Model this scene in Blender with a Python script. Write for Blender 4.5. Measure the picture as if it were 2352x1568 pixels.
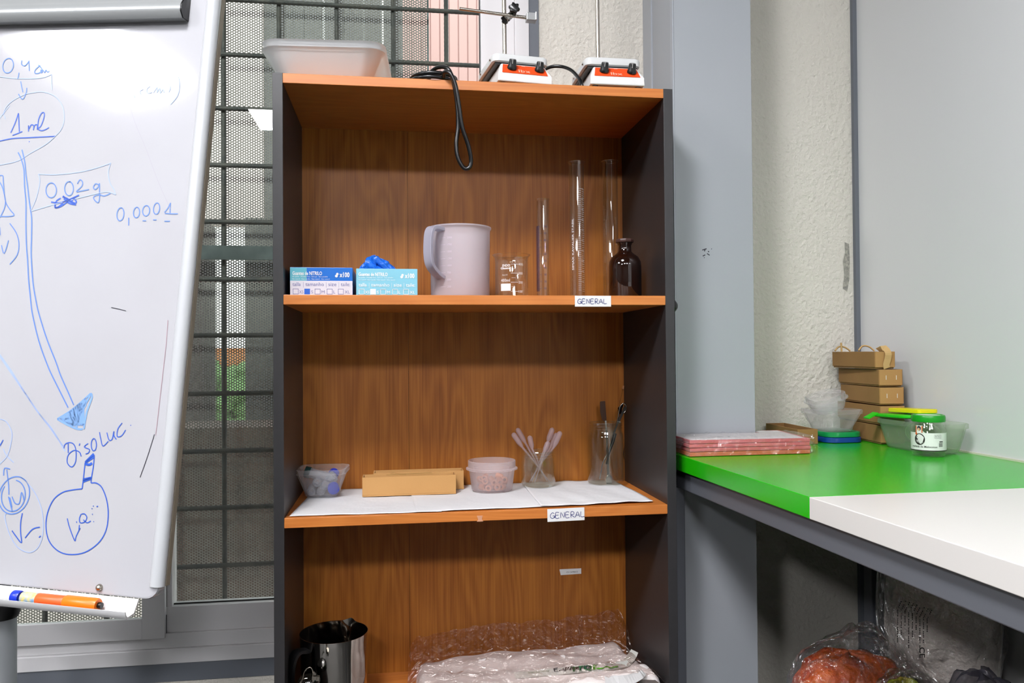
import bpy, bmesh, math, random
import numpy as np
from mathutils import Vector, Matrix
random.seed(7)
for o in list(bpy.data.objects): bpy.data.objects.remove(o)
S = bpy.context.scene
COL = S.collection
ZO = 0.90                       # height of the second shelf board above the floor (heights below are relative to it)

# ---------------------------------------------------------------- camera
FPX, YAW, PIT, ROL = 1814.6, 0.14375, 0.0135, -0.00737
CAM = Vector((0.21617, -1.55945, 0.31398 + ZO))
Fv = Vector((math.sin(YAW)*math.cos(PIT), math.cos(YAW)*math.cos(PIT), math.sin(PIT)))
R0 = Vector((math.cos(YAW), -math.sin(YAW), 0)); U0 = R0.cross(Fv)
Rv = math.cos(ROL)*R0 + math.sin(ROL)*U0
Uv = -math.sin(ROL)*R0 + math.cos(ROL)*U0
cd = bpy.data.cameras.new('camera'); cam = bpy.data.objects.new('camera', cd); COL.objects.link(cam)
cam.matrix_world = Matrix(((Rv.x, Uv.x, -Fv.x, CAM.x), (Rv.y, Uv.y, -Fv.y, CAM.y), (Rv.z, Uv.z, -Fv.z, CAM.z), (0, 0, 0, 1)))
cd.sensor_width = 36; cd.lens = FPX/2352*36; cd.clip_start = 0.02; cd.clip_end = 100
S.camera = cam

# ---------------------------------------------------------------- world and exposure
w = bpy.data.worlds.new('world'); S.world = w; w.use_nodes = True
bg = w.node_tree.nodes['Background']; bg.inputs[0].default_value = (0.93, 0.96, 1.0, 1); bg.inputs[1].default_value = 4.2
S.view_settings.view_transform = 'Standard'; S.view_settings.look = 'None'; S.view_settings.gamma = 1
S.view_settings.use_curve_mapping = False; S.view_settings.exposure = 0.14
S.cycles.use_denoising = True
S.cycles.max_bounces = 10; S.cycles.transparent_max_bounces = 24; S.cycles.glossy_bounces = 5
S.cycles.transmission_bounces = 8; S.cycles.caustics_reflective = False; S.cycles.caustics_refractive = False
S.cycles.sample_clamp_indirect = 6.0
PANEL_POWER = 100.0              # radiance of the ceiling light panels

# ---------------------------------------------------------------- pixel -> place helpers (2352 x 1568 frame)
def ray(px, py): return Fv + Rv*((px-1176)/FPX) - Uv*((py-784)/FPX)
def onY(px, py, Y): d = ray(px, py); return CAM + d*((Y-CAM.y)/d.y)
def onX(px, py, X): d = ray(px, py); return CAM + d*((X-CAM.x)/d.x)
def onZ(px, py, Z): d = ray(px, py); return CAM + d*((Z+ZO-CAM.z)/d.z)      # Z relative to ZO
def onP(px, py, O, n): d = ray(px, py); return CAM + d*((O-CAM).dot(n)/d.dot(n))

# ---------------------------------------------------------------- materials
def lin(h):
    if isinstance(h, str):
        c = [int(h[i:i+2], 16)/255 for i in (0, 2, 4)]
        return tuple((x/12.92 if x <= .04045 else ((x+.055)/1.055)**2.4) for x in c) + (1,)
    return tuple(h) + (1,)
MATS = {}
KALB = .74                       # overall reflectance of the paints and plastics
def alb(h): c = lin(h); return (c[0]*KALB, c[1]*KALB, c[2]*KALB, 1)
def mat(name, color='808080', rough=.5, metal=0, spec=.5, bump=None, coat=0, var=None, emit=None, subs=0):
    if name in MATS: return MATS[name]
    m = bpy.data.materials.new(name); MATS[name] = m; m.use_nodes = True
    nt = m.node_tree; b = nt.nodes['Principled BSDF']
    b.inputs['Base Color'].default_value = alb(color); b.inputs['Roughness'].default_value = rough
    b.inputs['Metallic'].default_value = metal; b.inputs['Specular IOR Level'].default_value = spec
    b.inputs['Coat Weight'].default_value = coat; b.inputs['Coat Roughness'].default_value = .08
    if subs: b.inputs['Subsurface Weight'].default_value = subs; b.inputs['Subsurface Radius'].default_value = (.01, .01, .01)
    if emit: b.inputs['Emission Color'].default_value = lin(color); b.inputs['Emission Strength'].default_value = emit
    tc = nt.nodes.new('ShaderNodeTexCoord')
    if bump:                    # (scale, strength, distance)
        n = nt.nodes.new('ShaderNodeTexNoise'); n.inputs['Scale'].default_value = bump[0]; n.inputs['Detail'].default_value = 5
        bp = nt.nodes.new('ShaderNodeBump'); bp.inputs['Strength'].default_value = bump[1]; bp.inputs['Distance'].default_value = bump[2]
        nt.links.new(tc.outputs['Object'], n.inputs['Vector']); nt.links.new(n.outputs['Fac'], bp.inputs['Height'])
        nt.links.new(bp.outputs[0], b.inputs['Normal'])
    if var:                     # (scale, other colour, amount)
        n = nt.nodes.new('ShaderNodeTexNoise'); n.inputs['Scale'].default_value = var[0]; n.inputs['Detail'].default_value = 6
        r = nt.nodes.new('ShaderNodeMapRange'); r.inputs[1].default_value = .35; r.inputs[2].default_value = .7; r.inputs[4].default_value = var[2]
        mx = nt.nodes.new('ShaderNodeMix'); mx.data_type = 'RGBA'
        mx.inputs[6].default_value = alb(color); mx.inputs[7].default_value = alb(var[1])
        nt.links.new(tc.outputs['Object'], n.inputs['Vector']); nt.links.new(n.outputs['Fac'], r.inputs[0])
        nt.links.new(r.outputs[0], mx.inputs[0]); nt.links.new(mx.outputs[2], b.inputs['Base Color'])
    return m

def wood(name, base, dark, axis, rough=.38, spec=.45):
    """laminate with grain running along axis (0 x, 2 z)"""
    m = bpy.data.materials.new(name); MATS[name] = m; m.use_nodes = True
    nt = m.node_tree; N = nt.nodes; L = nt.links; b = N['Principled BSDF']
    b.inputs['Roughness'].default_value = rough; b.inputs['Specular IOR Level'].default_value = spec
    tc = N.new('ShaderNodeTexCoord')
    def noise(sc, detail, dist=0):
        mp = N.new('ShaderNodeMapping'); mp.inputs['Scale'].default_value = sc
        n = N.new('ShaderNodeTexNoise'); n.inputs['Scale'].default_value = 1; n.inputs['Detail'].default_value = detail
        n.inputs['Distortion'].default_value = dist
        L.new(tc.outputs['Object'], mp.inputs[0]); L.new(mp.outputs[0], n.inputs['Vector']); return n
    a, c = (1.3, 10) if axis == 2 else (10, 1.3)
    n1 = noise((c if axis == 2 else 1.6, 10, 1.5 if axis == 2 else 14), 1.2)
    mu = N.new('ShaderNodeMath'); mu.operation = 'MULTIPLY'; mu.inputs[1].default_value = 75
    sn = N.new('ShaderNodeMath'); sn.operation = 'SINE'
    L.new(n1.outputs['Fac'], mu.inputs[0]); L.new(mu.outputs[0], sn.inputs[0])
    n2 = noise((260 if axis == 2 else 5, 260, 5 if axis == 2 else 260), 3)
    n3 = noise((22 if axis == 2 else 1.5, 22, 1.2 if axis == 2 else 22), 3)
    s1 = N.new('ShaderNodeMath'); s1.operation = 'MULTIPLY_ADD'; s1.inputs[1].default_value = .08; s1.inputs[2].default_value = -.03
    L.new(sn.outputs[0], s1.inputs[0])
    s2 = N.new('ShaderNodeMath'); s2.operation = 'MULTIPLY_ADD'; s2.inputs[1].default_value = .7
    L.new(n2.outputs['Fac'], s2.inputs[0]); L.new(s1.outputs[0], s2.inputs[2])
    s3 = N.new('ShaderNodeMath'); s3.operation = 'MULTIPLY_ADD'; s3.inputs[1].default_value = .36
    L.new(n3.outputs['Fac'], s3.inputs[0]); L.new(s2.outputs[0], s3.inputs[2])
    cr = N.new('ShaderNodeValToRGB'); cr.color_ramp.elements[0].position = .22; cr.color_ramp.elements[1].position = .82
    cr.color_ramp.elements[0].color = alb(dark); cr.color_ramp.elements[1].color = alb(base)
    L.new(s3.outputs[0], cr.inputs[0]); L.new(cr.outputs[0], b.inputs['Base Color'])
    return m

def clear(name, tint='ffffff', gloss='ffffff', rough=.03, lo=.05, hi=.75, power=3.0, bump=None):
    """thin clear glass or film: passes light straight, reflects more towards its edges"""
    m = bpy.data.materials.new(name); MATS[name] = m; m.use_nodes = True
    nt = m.node_tree; N = nt.nodes; L = nt.links; N.remove(N['Principled BSDF'])
    t = N.new('ShaderNodeBsdfTransparent'); t.inputs[0].default_value = lin(tint)
    g = N.new('ShaderNodeBsdfGlossy'); g.inputs[0].default_value = lin(gloss); g.inputs['Roughness'].default_value = rough
    lw = N.new('ShaderNodeLayerWeight'); lw.inputs[0].default_value = .5
    p = N.new('ShaderNodeMath'); p.operation = 'POWER'; p.inputs[1].default_value = power
    r = N.new('ShaderNodeMapRange'); r.inputs[3].default_value = lo; r.inputs[4].default_value = hi
    mx = N.new('ShaderNodeMixShader')
    L.new(lw.outputs['Facing'], p.inputs[0]); L.new(p.outputs[0], r.inputs[0]); L.new(r.outputs[0], mx.inputs[0])
    L.new(t.outputs[0], mx.inputs[1]); L.new(g.outputs[0], mx.inputs[2])
    L.new(mx.outputs[0], N['Material Output'].inputs[0])
    if bump:
        tc = N.new('ShaderNodeTexCoord'); n = N.new('ShaderNodeTexNoise'); n.inputs['Scale'].default_value = bump[0]; n.inputs['Detail'].default_value = 4
        n.inputs['Distortion'].default_value = 1.2
        bp = N.new('ShaderNodeBump'); bp.inputs['Strength'].default_value = bump[1]; bp.inputs['Distance'].default_value = bump[2]
        L.new(tc.outputs['Object'], n.inputs['Vector']); L.new(n.outputs['Fac'], bp.inputs['Height']); L.new(bp.outputs[0], g.inputs['Normal'])
    return m

def frosted(name, color, alpha, rough=.35, tint='ffffff', edge=.4):
    """milky plastic: part of the light goes straight through, the rest scatters"""
    m = bpy.data.materials.new(name); MATS[name] = m; m.use_nodes = True
    nt = m.node_tree; N = nt.nodes; L = nt.links; b = N['Principled BSDF']
    b.inputs['Base Color'].default_value = alb(color); b.inputs['Roughness'].default_value = rough
    tr = N.new('ShaderNodeBsdfTranslucent'); tr.inputs[0].default_value = alb(color)
    m1 = N.new('ShaderNodeMixShader'); m1.inputs[0].default_value = .4
    t = N.new('ShaderNodeBsdfTransparent'); t.inputs[0].default_value = lin(tint)
    lw = N.new('ShaderNodeLayerWeight'); lw.inputs[0].default_value = .5
    p = N.new('ShaderNodeMath'); p.operation = 'POWER'; p.inputs[1].default_value = 2.5
    r = N.new('ShaderNodeMapRange'); r.inputs[3].default_value = alpha; r.inputs[4].default_value = min(1, alpha+edge)
    mx = N.new('ShaderNodeMixShader')
    L.new(b.outputs[0], m1.inputs[1]); L.new(tr.outputs[0], m1.inputs[2])
    L.new(lw.outputs['Facing'], p.inputs[0]); L.new(p.outputs[0], r.inputs[0]); L.new(r.outputs[0], mx.inputs[0])
    L.new(t.outputs[0], mx.inputs[1]); L.new(m1.outputs[0], mx.inputs[2]); L.new(mx.outputs[0], N['Material Output'].inputs[0])
    return m

def stucco(name, color, dark, strength=.6, scale=95):
    m = bpy.data.materials.new(name); MATS[name] = m; m.use_nodes = True
    nt = m.node_tree; N = nt.nodes; L = nt.links; b = N['Principled BSDF']; b.inputs['Roughness'].default_value = .9
    b.inputs['Specular IOR Level'].default_value = .15
    tc = N.new('ShaderNodeTexCoord')
    n1 = N.new('ShaderNodeTexNoise'); n1.inputs['Scale'].default_value = scale; n1.inputs['Detail'].default_value = 6; n1.inputs['Roughness'].default_value = .6
    n2 = N.new('ShaderNodeTexVoronoi'); n2.inputs['Scale'].default_value = scale*.9
    n3 = N.new('ShaderNodeTexNoise'); n3.inputs['Scale'].default_value = 3; n3.inputs['Detail'].default_value = 3
    for n in (n1, n2, n3): L.new(tc.outputs['Object'], n.inputs['Vector'])
    ad = N.new('ShaderNodeMath'); ad.operation = 'MULTIPLY_ADD'; ad.inputs[1].default_value = .35
    L.new(n2.outputs['Distance'], ad.inputs[0]); L.new(n1.outputs['Fac'], ad.inputs[2])
    bp = N.new('ShaderNodeBump'); bp.inputs['Strength'].default_value = strength; bp.inputs['Distance'].default_value = .006
    L.new(ad.outputs[0], bp.inputs['Height']); L.new(bp.outputs[0], b.inputs['Normal'])
    r = N.new('ShaderNodeMapRange'); r.inputs[1].default_value = .35; r.inputs[2].default_value = .75; r.inputs[4].default_value = .35
    mx = N.new('ShaderNodeMix'); mx.data_type = 'RGBA'; mx.inputs[6].default_value = alb(color); mx.inputs[7].default_value = alb(dark)
    L.new(n3.outputs['Fac'], r.inputs[0]); L.new(r.outputs[0], mx.inputs[0]); L.new(mx.outputs[2], b.inputs['Base Color'])
    return m

M_stucco = stucco('stucco', 'f0ebe0', 'e6e0d2', .9)
M_black_side = mat('anthracite_board', '2b2a2b', .42, var=(60, '312f31', .6))
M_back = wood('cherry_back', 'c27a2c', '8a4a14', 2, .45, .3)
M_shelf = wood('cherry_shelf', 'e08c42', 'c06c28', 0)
M_panelgrey = mat('grey_metal', 'abafb4', .45, var=(2.5, 'a6abb0', .8))
M_greytrim = mat('slate_trim', '70757d', .5)
M_alu = mat('white_aluminium', 'f0eeef', .35)
M_rebar = mat('rebar', '5a5a5a', .6, metal=.4, bump=(220, .8, .002), var=(25, '75706a', 1))
M_galv = mat('galvanised', '7f8788', .45, metal=.5, var=(18, '59605f', .9))
M_sheet = mat('perforated_steel', 'b3ada6', .6)
M_white = mat('white_plastic', 'efeeec', .3)
M_blackp = mat('black_plastic', '0b0b0c', .3)
M_chrome = mat('chrome', 'c9bfb2', .25, metal=1)
M_steel = mat('steel', 'b8b4ac', .2, metal=1)
M_alu_m = mat('satin_aluminium', 'b4b6b6', .3, metal=.8)
M_paper = mat('paper', 'ecebea', .8, bump=(14, .5, .01))
M_card = mat('cardboard', 'b58a52', .85, bump=(300, .15, .001), var=(9, 'a87b45', .7))
M_cardd = mat('cardboard_brown', '9c7440', .85, bump=(300, .15, .001), var=(9, '8d6636', .7))
M_ink = mat('blue_ink', '5f86cf', .5); M_ink2 = mat('dark_blue_ink', '2f5cc4', .5); M_ink3 = mat('faint_blue_ink', 'a5b7de', .5)
M_inkk = mat('black_ink', '2a2735', .5); M_inkr = mat('faint_red_ink', 'ab8c96', .6)
M_navy = mat('navy_ink', '1e2a78', .6)
M_glass = clear('clear_glass', 'fcfdfb', 'ffffff', .06, .045, .55, 2.5)
M_glass2 = clear('jar_glass', 'fafcf8', 'ffffff', .05, .07, .6, 2.0)
M_film = clear('clear_film', 'fbf8f8', 'ffffff', .16, .12, .65, 1.7, bump=(26, 1, .05))
M_pane = clear('window_pane', 'f2f6f3', 'ffffff', .004, .03, .6, 4)

# ---------------------------------------------------------------- mesh helpers
ORG = {}
def empty(name, loc, label, cat, group=None):
    o = bpy.data.objects.new(name, None); COL.objects.link(o); o.location = loc; o.empty_display_size = .05
    o['label'] = label; o['category'] = cat
    if group: o['group'] = group
    ORG[o.name] = Vector(loc); return o
def tag(o, label, cat, group=None, kind=None):
    o['label'] = label; o['category'] = cat
    if group: o['group'] = group
    if kind: o['kind'] = kind
    return o
class MB:
    def __init__(s): s.v = []; s.f = []; s.m = []; s.mi = 0
    def add(s, vs, fs):
        k = len(s.v); s.v += [Vector(p) for p in vs]; s.f += [tuple(i+k for i in f) for f in fs]; s.m += [s.mi]*len(fs); return s
    def box(s, x0, x1, y0, y1, z0, z1):
        return s.hexa([(x, y, z) for z in (z0, z1) for y in (y0, y1) for x in (x0, x1)])
    def hexa(s, p):      # order: z0(y0x0,y0x1,y1x0,y1x1), z1(...)
        return s.add(p, [(0, 2, 3, 1), (4, 5, 7, 6), (0, 1, 5, 4), (2, 6, 7, 3), (0, 4, 6, 2), (1, 3, 7, 5)])
    def obox(s, c, ax, sz):   # centre, three axes, three full sizes
        c = Vector(c); a, b, d = [Vector(q).normalized()*(h/2) for q, h in zip(ax, sz)]
        return s.hexa([c + a*i + b*j + d*k for k in (-1, 1) for j in (-1, 1) for i in (-1, 1)])
    def tube(s, pts, r, n=10, closed=False, caps=True):
        pts = [Vector(p) for p in pts]; N = len(pts); rs = r if isinstance(r, (list, tuple)) else [r]*N
        up = None; vs = []
        for i, p in enumerate(pts):
            a = pts[(i-1) % N] if (closed or i) else p; b = pts[(i+1) % N] if (closed or i < N-1) else p
            t = (b-a).normalized()
            if up is None: up = t.orthogonal().normalized()
            else:
                up = up - t*up.dot(t); up = up.normalized() if up.length > 1e-6 else t.orthogonal().normalized()
            q = t.cross(up)
            vs += [p + (up*math.cos(2*math.pi*j/n) + q*math.sin(2*math.pi*j/n))*rs[i] for j in range(n)]
        fs = [(i*n+j, i*n+(j+1) % n, ((i+1) % N)*n+(j+1) % n, ((i+1) % N)*n+j) for i in range(N if closed else N-1) for j in range(n)]
        if not closed and caps: fs += [tuple(range(n-1, -1, -1)), tuple((N-1)*n+j for j in range(n))]
        return s.add(vs, fs)
    def lathe(s, prof, c, n=32, ax=(0, 0, 1), x=None, caps=False):
        c = Vector(c); ax = Vector(ax).normalized(); u = Vector(x).normalized() if x else ax.orthogonal().normalized(); v = ax.cross(u)
        vs = [c + ax*z + (u*math.cos(2*math.pi*j/n) + v*math.sin(2*math.pi*j/n))*max(r, 1e-5) for r, z in prof for j in range(n)]
        N = len(prof); fs = [(i*n+j, i*n+(j+1) % n, (i+1)*n+(j+1) % n, (i+1)*n+j) for i in range(N-1) for j in range(n)]
        if caps: fs += [tuple(range(n-1, -1, -1)), tuple((N-1)*n+j for j in range(n))]
        return s.add(vs, fs)
    def loft(s, rings, cap0=False, cap1=False, closed=False):
        n = len(rings[0]); N = len(rings)
        fs = [(i*n+j, i*n+(j+1) % n, ((i+1) % N)*n+(j+1) % n, ((i+1) % N)*n+j) for i in range(N if closed else N-1) for j in range(n)]
        if cap0: fs.append(tuple(range(n-1, -1, -1)))
        if cap1: fs.append(tuple((N-1)*n+j for j in range(n)))
        return s.add([p for r in rings for p in r], fs)
    def prism(s, poly, off):  # 3d polygon extruded by off
        off = Vector(off); poly = [Vector(p) for p in poly]; n = len(poly)
        return s.add(poly + [p+off for p in poly], [tuple(range(n-1, -1, -1)), tuple(range(n, 2*n))] + [(i, (i+1) % n, n+(i+1) % n, n+i) for i in range(n)])
    def build(s, name, mats, parent=None, smooth=None, bevel=0, seg=2, sub=0):
        me = bpy.data.meshes.new(name); org = Vector((0, 0, 0))
        q = parent
        if q is not None:
            while q.parent: q = q.parent
            org = ORG.get(q.name, Vector((0, 0, 0)))
        me.from_pydata([tuple(p-org) for p in s.v], [], s.f)
        for mm in (mats if isinstance(mats, (list, tuple)) else [mats]): me.materials.append(mm)
        if any(s.m): me.polygons.foreach_set('material_index', s.m)
        bm = bmesh.new(); bm.from_mesh(me); bmesh.ops.recalc_face_normals(bm, faces=bm.faces); bm.to_mesh(me); bm.free()
        if smooth is not None: me.shade_smooth(); me.set_sharp_from_angle(angle=math.radians(smooth))
        o = bpy.data.objects.new(name, me); COL.objects.link(o)
        if parent is not None: o.parent = parent
        if bevel:
            b = o.modifiers.new('bevel', 'BEVEL'); b.width = bevel; b.segments = seg; b.limit_method = 'ANGLE'; b.harden_normals = False
        if sub:
            b = o.modifiers.new('sub', 'SUBSURF'); b.levels = b.render_levels = sub
        return o
def struct(o): o['kind'] = 'structure'; return o
def rrect(c, ux, uy, w, d, r, n=5):
    c = Vector(c); ux = Vector(ux); uy = Vector(uy); out = []
    r = min(r, w/2-1e-4, d/2-1e-4)
    for sx, sy, a0 in ((1, 1, 0), (-1, 1, 90), (-1, -1, 180), (1, -1, 270)):
        for k in range(n+1):
            a = math.radians(a0 + 90*k/n)
            out.append(c + ux*(sx*(w/2-r) + r*math.cos(a)) + uy*(sy*(d/2-r) + r*math.sin(a)))
    return out
def smooth_path(pts, k=6):
    pts = [Vector(p) for p in pts]; out = []
    if len(pts) < 3: return pts
    for i in range(len(pts)-1):
        p0 = pts[max(i-1, 0)]; p1 = pts[i]; p2 = pts[i+1]; p3 = pts[min(i+2, len(pts)-1)]
        for t in range(k):
            t /= k; out.append(.5*((2*p1) + (p2-p0)*t + (2*p0-5*p1+4*p2-p3)*t*t + (3*p1-p0-3*p2+p3)*t**3))
    out.append(pts[-1]); return out
def ribbon(mb, pts, wd, n):
    """flat stroke of ink lying on a surface whose normal is n"""
    n = Vector(n); P = [Vector(p) for p in pts]
    if len(P) == 1: P = [P[0], P[0] + n.orthogonal().normalized()*wd*.6]
    vs = []
    for i, p in enumerate(P):
        t = (P[min(i+1, len(P)-1)] - P[max(i-1, 0)]).normalized(); s = t.cross(n).normalized()*(wd/2)
        vs += [p+s, p-s]
    mb.add(vs, [(2*i, 2*i+1, 2*i+3, 2*i+2) for i in range(len(P)-1)])
def text_geo(txt, size, spacing=1.0, bold=0.0):
    cu = bpy.data.curves.new('t', 'FONT'); cu.body = txt; cu.size = size; cu.space_character = spacing; cu.offset = bold; cu.resolution_u = 2
    o = bpy.data.objects.new('t', cu); COL.objects.link(o); bpy.context.view_layer.update()
    me = bpy.data.meshes.new_from_object(o.evaluated_get(bpy.context.evaluated_depsgraph_get()))
    v = [tuple(p.co) for p in me.vertices]; f = [tuple(p.vertices) for p in me.polygons]
    bpy.data.objects.remove(o); bpy.data.curves.remove(cu); bpy.data.meshes.remove(me); return v, f
def text(mb, txt, org, ux, uy, width=None, height=.01, bold=0, warp=None, spacing=1.0):
    v, f = text_geo(txt, 1.0, spacing, bold)
    if not v: return
    x0 = min(p[0] for p in v); x1 = max(p[0] for p in v); sx = (width/(x1-x0)) if width else height/.72; sy = height/.72
    org = Vector(org); ux = Vector(ux); uy = Vector(uy)
    if warp: mb.add([warp((p[0]-x0)*sx, p[1]*sy) for p in v], f)
    else: mb.add([org + ux*((p[0]-x0)*sx) + uy*(p[1]*sy) for p in v], f)
def ell(cx, cy, rx, ry, rot=0, n=18, a0=0, a1=380):
    out = []
    for k in range(n+1):
        a = math.radians(a0 + (a1-a0)*k/n - 90); x = rx*math.cos(a); y = ry*math.sin(a); r = math.radians(rot)
        out.append((cx + x*math.cos(r) - y*math.sin(r), cy + x*math.sin(r) + y*math.cos(r)))
    return out

# ================================================================ ROOM SHELL
XR, YW, YOUT, XL, YB, ZC = 1.417, 0.36, 0.50, -4.2, -6.6, 2.2 + ZO
WX0, WX1, WZ0, WZ1 = -2.4, 0.566, -0.393 + ZO, 1.75 + ZO       # window opening
b = MB(); b.box(XL, WX0, YW, YOUT, 0, ZC); b.box(WX1, XR, YW, YOUT, 0, ZC)
b.box(WX0, WX1, YW, YOUT, WZ1, ZC); b.box(WX0, WX1, YW, YOUT, 0, WZ0-.042)
struct(b.build('wall_back', M_stucco))
struct(MB().box(XR, XR+.12, YB, YOUT, 0, ZC).build('wall_right', mat('plain_wall', 'cfd0cb', .7)))
struct(MB().box(XL-.12, XL, YB, YOUT, 0, ZC).build('wall_left', mat('left_wall_paint', '62615e', .7)))
struct(MB().box(XL, XR, YB-.12, YB, 0, ZC).build('wall_front', mat('far_wall', '5a5955', .7)))
struct(MB().box(XL-.12, XR+.12, YB-.12, YOUT, -.1, 0).build('floor', mat('floor_tiles', '2e2d2b', .4, var=(6, '262524', .8))))
struct(MB().box(XL-.12, XR+.12, YB-.12, YOUT, ZC, ZC+.1).build('ceiling', mat('ceiling_paint', '757573', .8)))
# back painted glass panel on the right wall, with its dark green edge
g = MB(); g.box(XR-.006, XR, YB, YW-.004, .095+ZO+.002, ZC); g.box(XR-.006, XR, YB, YW-.004, .05, .05+ZO)
gp = g.build('trim_1', mat('grey_glass_panel', 'e2e3e3', .12, spec=.5)); struct(gp)
struct(MB().box(XR-.0065, XR-.0005, YW-.0045, YW-.001, .1+ZO, ZC).build('trim_2', mat('glass_edge', '0f3a3c', .2)))
# corner strip of slate trim on the back wall
x0 = onY(1950, 50, YW).x; struct(MB().box(x0+.003, XR-.003, YW-.012, YW, .0, ZC-.01).build('trim_3', M_greytrim))
# caulk between bench and glass
struct(MB().box(XR-.012, XR-.006, -1.9, YW-.01, .094+ZO, .0975+ZO).build('trim_4', mat('caulk', 'd8d4c0', .6)))
# steel pillar
XP0, XP1, YP = .834, 1.019, .139
pm = MB(); pm.box(XP0, XP1, YP, YW, 0, ZC)
pil = struct(pm.build('trim_5', M_panelgrey, bevel=.0015))
pe = MB(); pe.box(XP0-.003, XP0, YP-.002, YP+.012, 0, ZC); pe.box(XP0-.003, XP0, YW-.075, YW-.07, 0, ZC)
pe.build('edge_bead', mat('bead', 'aeb3ba', .4), pil)
sc = MB()
for pts in ([(1613, 574), (1623, 571)], [(1620, 571), (1618, 577)], [(1626, 577), (1629, 578)], [(1624, 582), (1630, 586)], [(1614, 588), (1620, 585)], [(1617, 591), (1618, 592)], [(1634, 571), (1635, 572)]):
    ribbon(sc, [onY(x, y, YP-.0006) for x, y in pts], .0022, (0, -1, 0))
o = sc.build('scuff_mark', M_inkk, pil); o['label'] = 'black scuff marks'
sc = MB(); pts = [(1940, 556), (1950, 560), (1952, 600), (1951, 640), (1946, 668), (1936, 662), (1939, 630), (1936, 600), (1941, 580)]
sc.add([onY(x, y, YW-.0012) for x, y in pts], [tuple(range(len(pts)))])
wb = bpy.data.objects['wall_back']; o = sc.build('paint_mark', mat('grey_smear', '8d8c86', .9, var=(160, 'c5c0b2', .9)), wb); o['label'] = 'grey smear'
# window reveal strips
struct(MB().box(.541, WX1, YW-.004, YW+.05, WZ0-.042, WZ1).build('trim_6', M_greytrim))
struct(MB().box(WX0, .541, YW-.004, YW+.05, WZ0-.042, WZ0).build('trim_7', M_greytrim))

# ---------------------------------------------------------------- window
win = empty('window_1', (-.9, .40, WZ0), 'white aluminium sliding window behind the bookcase', 'window'); win['kind'] = 'structure'
for k in ('label', 'category'): del win[k]
xa = onY(1181, 100, .37).x; xb_ = onY(1103, 100, .385).x
zr0, zr1 = -.325+ZO, -.268+ZO
f = MB(); f.box(xa, .541, .352, .47, WZ0, WZ1); f.box(WX0+.06, xa, .352, .47, WZ0, -.360+ZO); f.box(WX0+.06, xa, .360, .47, -.360+ZO, -.327+ZO)
f.box(WX0, WX0+.06, .352, .47, WZ0, WZ1); f.box(WX0+.06, xa, .352, .47, WZ1-.05, WZ1)
f.build('window_frame', M_alu, win, bevel=.0015)
xs0 = onY(396, 1380, .372).x
s = MB(); s.box(xb_, xa, .368, .41, -.327+ZO, WZ1-.05); s.box(xs0-.012, xb_, .368, .41, -.327+ZO, zr1); s.box(xs0-.012, xs0, .37, .41, -.327+ZO, WZ1-.05)
sash = s.build('window_sash', M_alu, win, bevel=.001)
MB().box(xs0, xb_, .386, .390, zr1, WZ1-.05).build('glass_pane', M_pane, sash)
gk = MB(); gk.box(xb_-.003, xb_, .384, .387, zr1, WZ1-.05); gk.box(xs0, xb_, .384, .387, zr1, zr1+.003)
gk.build('gasket', M_blackp, sash)
xl1 = onY(381, 1400, .362).x
s = MB(); s.box(xl1-.05, xl1, .353, .368, -.335+ZO, WZ1-.05); s.box(WX0+.06, xl1-.05, .353, .368, -.335+ZO, -.288+ZO)
sash2 = s.build('window_sash', M_alu, win, bevel=.001)
MB().box(WX0+.06, xl1-.05, .359, .362, -.288+ZO, WZ1-.05).build('glass_pane', M_pane, sash2)
MB().box(xl1+.0003, xs0-.0125, .363, .37, -.33+ZO, -.285+ZO).build('brush_seal', M_blackp, win)
MB().box(xl1+.0003, xs0-.0125, .369, .40, -.285+ZO, WZ1-.05).build('interlock', mat('dark_profile', '6b6660', .5), win)

# ---------------------------------------------------------------- grille of rebar, and the perforated sheet behind it
YG = .53
gr = empty('window_grille', (-.3, YG, .4), 'rusty grey rebar security grille outside the window, in front of the perforated sheet', 'grille')
def rebar(p, q, r=.0058):
    p = Vector(p); q = Vector(q); n = max(2, int((q-p).length/.006)); m = MB()
    m.tube([p.lerp(q, i/n) for i in range(n+1)], [r*(1+(.09 if i % 2 else 0)) for i in range(n+1)], 8); return m
for x in (-.928, -.787, -.645, -.503, -.362, -.2209, -.083, .063, .209, .3485):
    rebar((x, YG+.006, .45), (x, YG+.006, 2.6)).build('vertical_bar', M_rebar, gr, smooth=60)
for z in (-.363, -.218, -.073, .070, .215, .362, .504, .650, .794, .939, 1.077, 1.218, 1.36, 1.50, 1.64):
    rebar((-1.1, YG-.005, z+ZO), (.435, YG-.005, z+ZO)).build('horizontal_bar', M_rebar, gr, smooth=60)
MB().box(-1.1, .30, .512, .522, .553+ZO, .588+ZO).build('flat_bar', M_galv, gr)
P = .007; dx = P*math.sqrt(3)/2; rh = P/math.sqrt(3); hr = .00262
regs = ((-.76, -.02, -.42, 1.42), (-.02, .30, .60, 1.42), (-1.15, -.76, -.42, -.18))
cs = []
for (a, b_, c, d) in regs:
    ci = np.arange(math.ceil(a/dx), math.ceil(b_/dx))
    for i in ci:
        zz = np.arange(math.ceil(c/P), math.ceil(d/P))*P + (P/2 if i % 2 else 0)
        cs.append(np.stack([np.full(len(zz), i*dx), zz+ZO], 1))
cs = np.concatenate(cs); nh = len(cs)
ang = np.arange(6)*math.pi/3
H = np.stack([np.cos(ang)*rh, np.sin(ang)*rh], 1); I = np.stack([np.cos(ang)*hr, np.sin(ang)*hr], 1)
V = np.zeros((nh, 18, 3)); YS = .565
V[:, :6, 0] = cs[:, None, 0]+H[None, :, 0]; V[:, :6, 2] = cs[:, None, 1]+H[None, :, 1]; V[:, :6, 1] = YS
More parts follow.
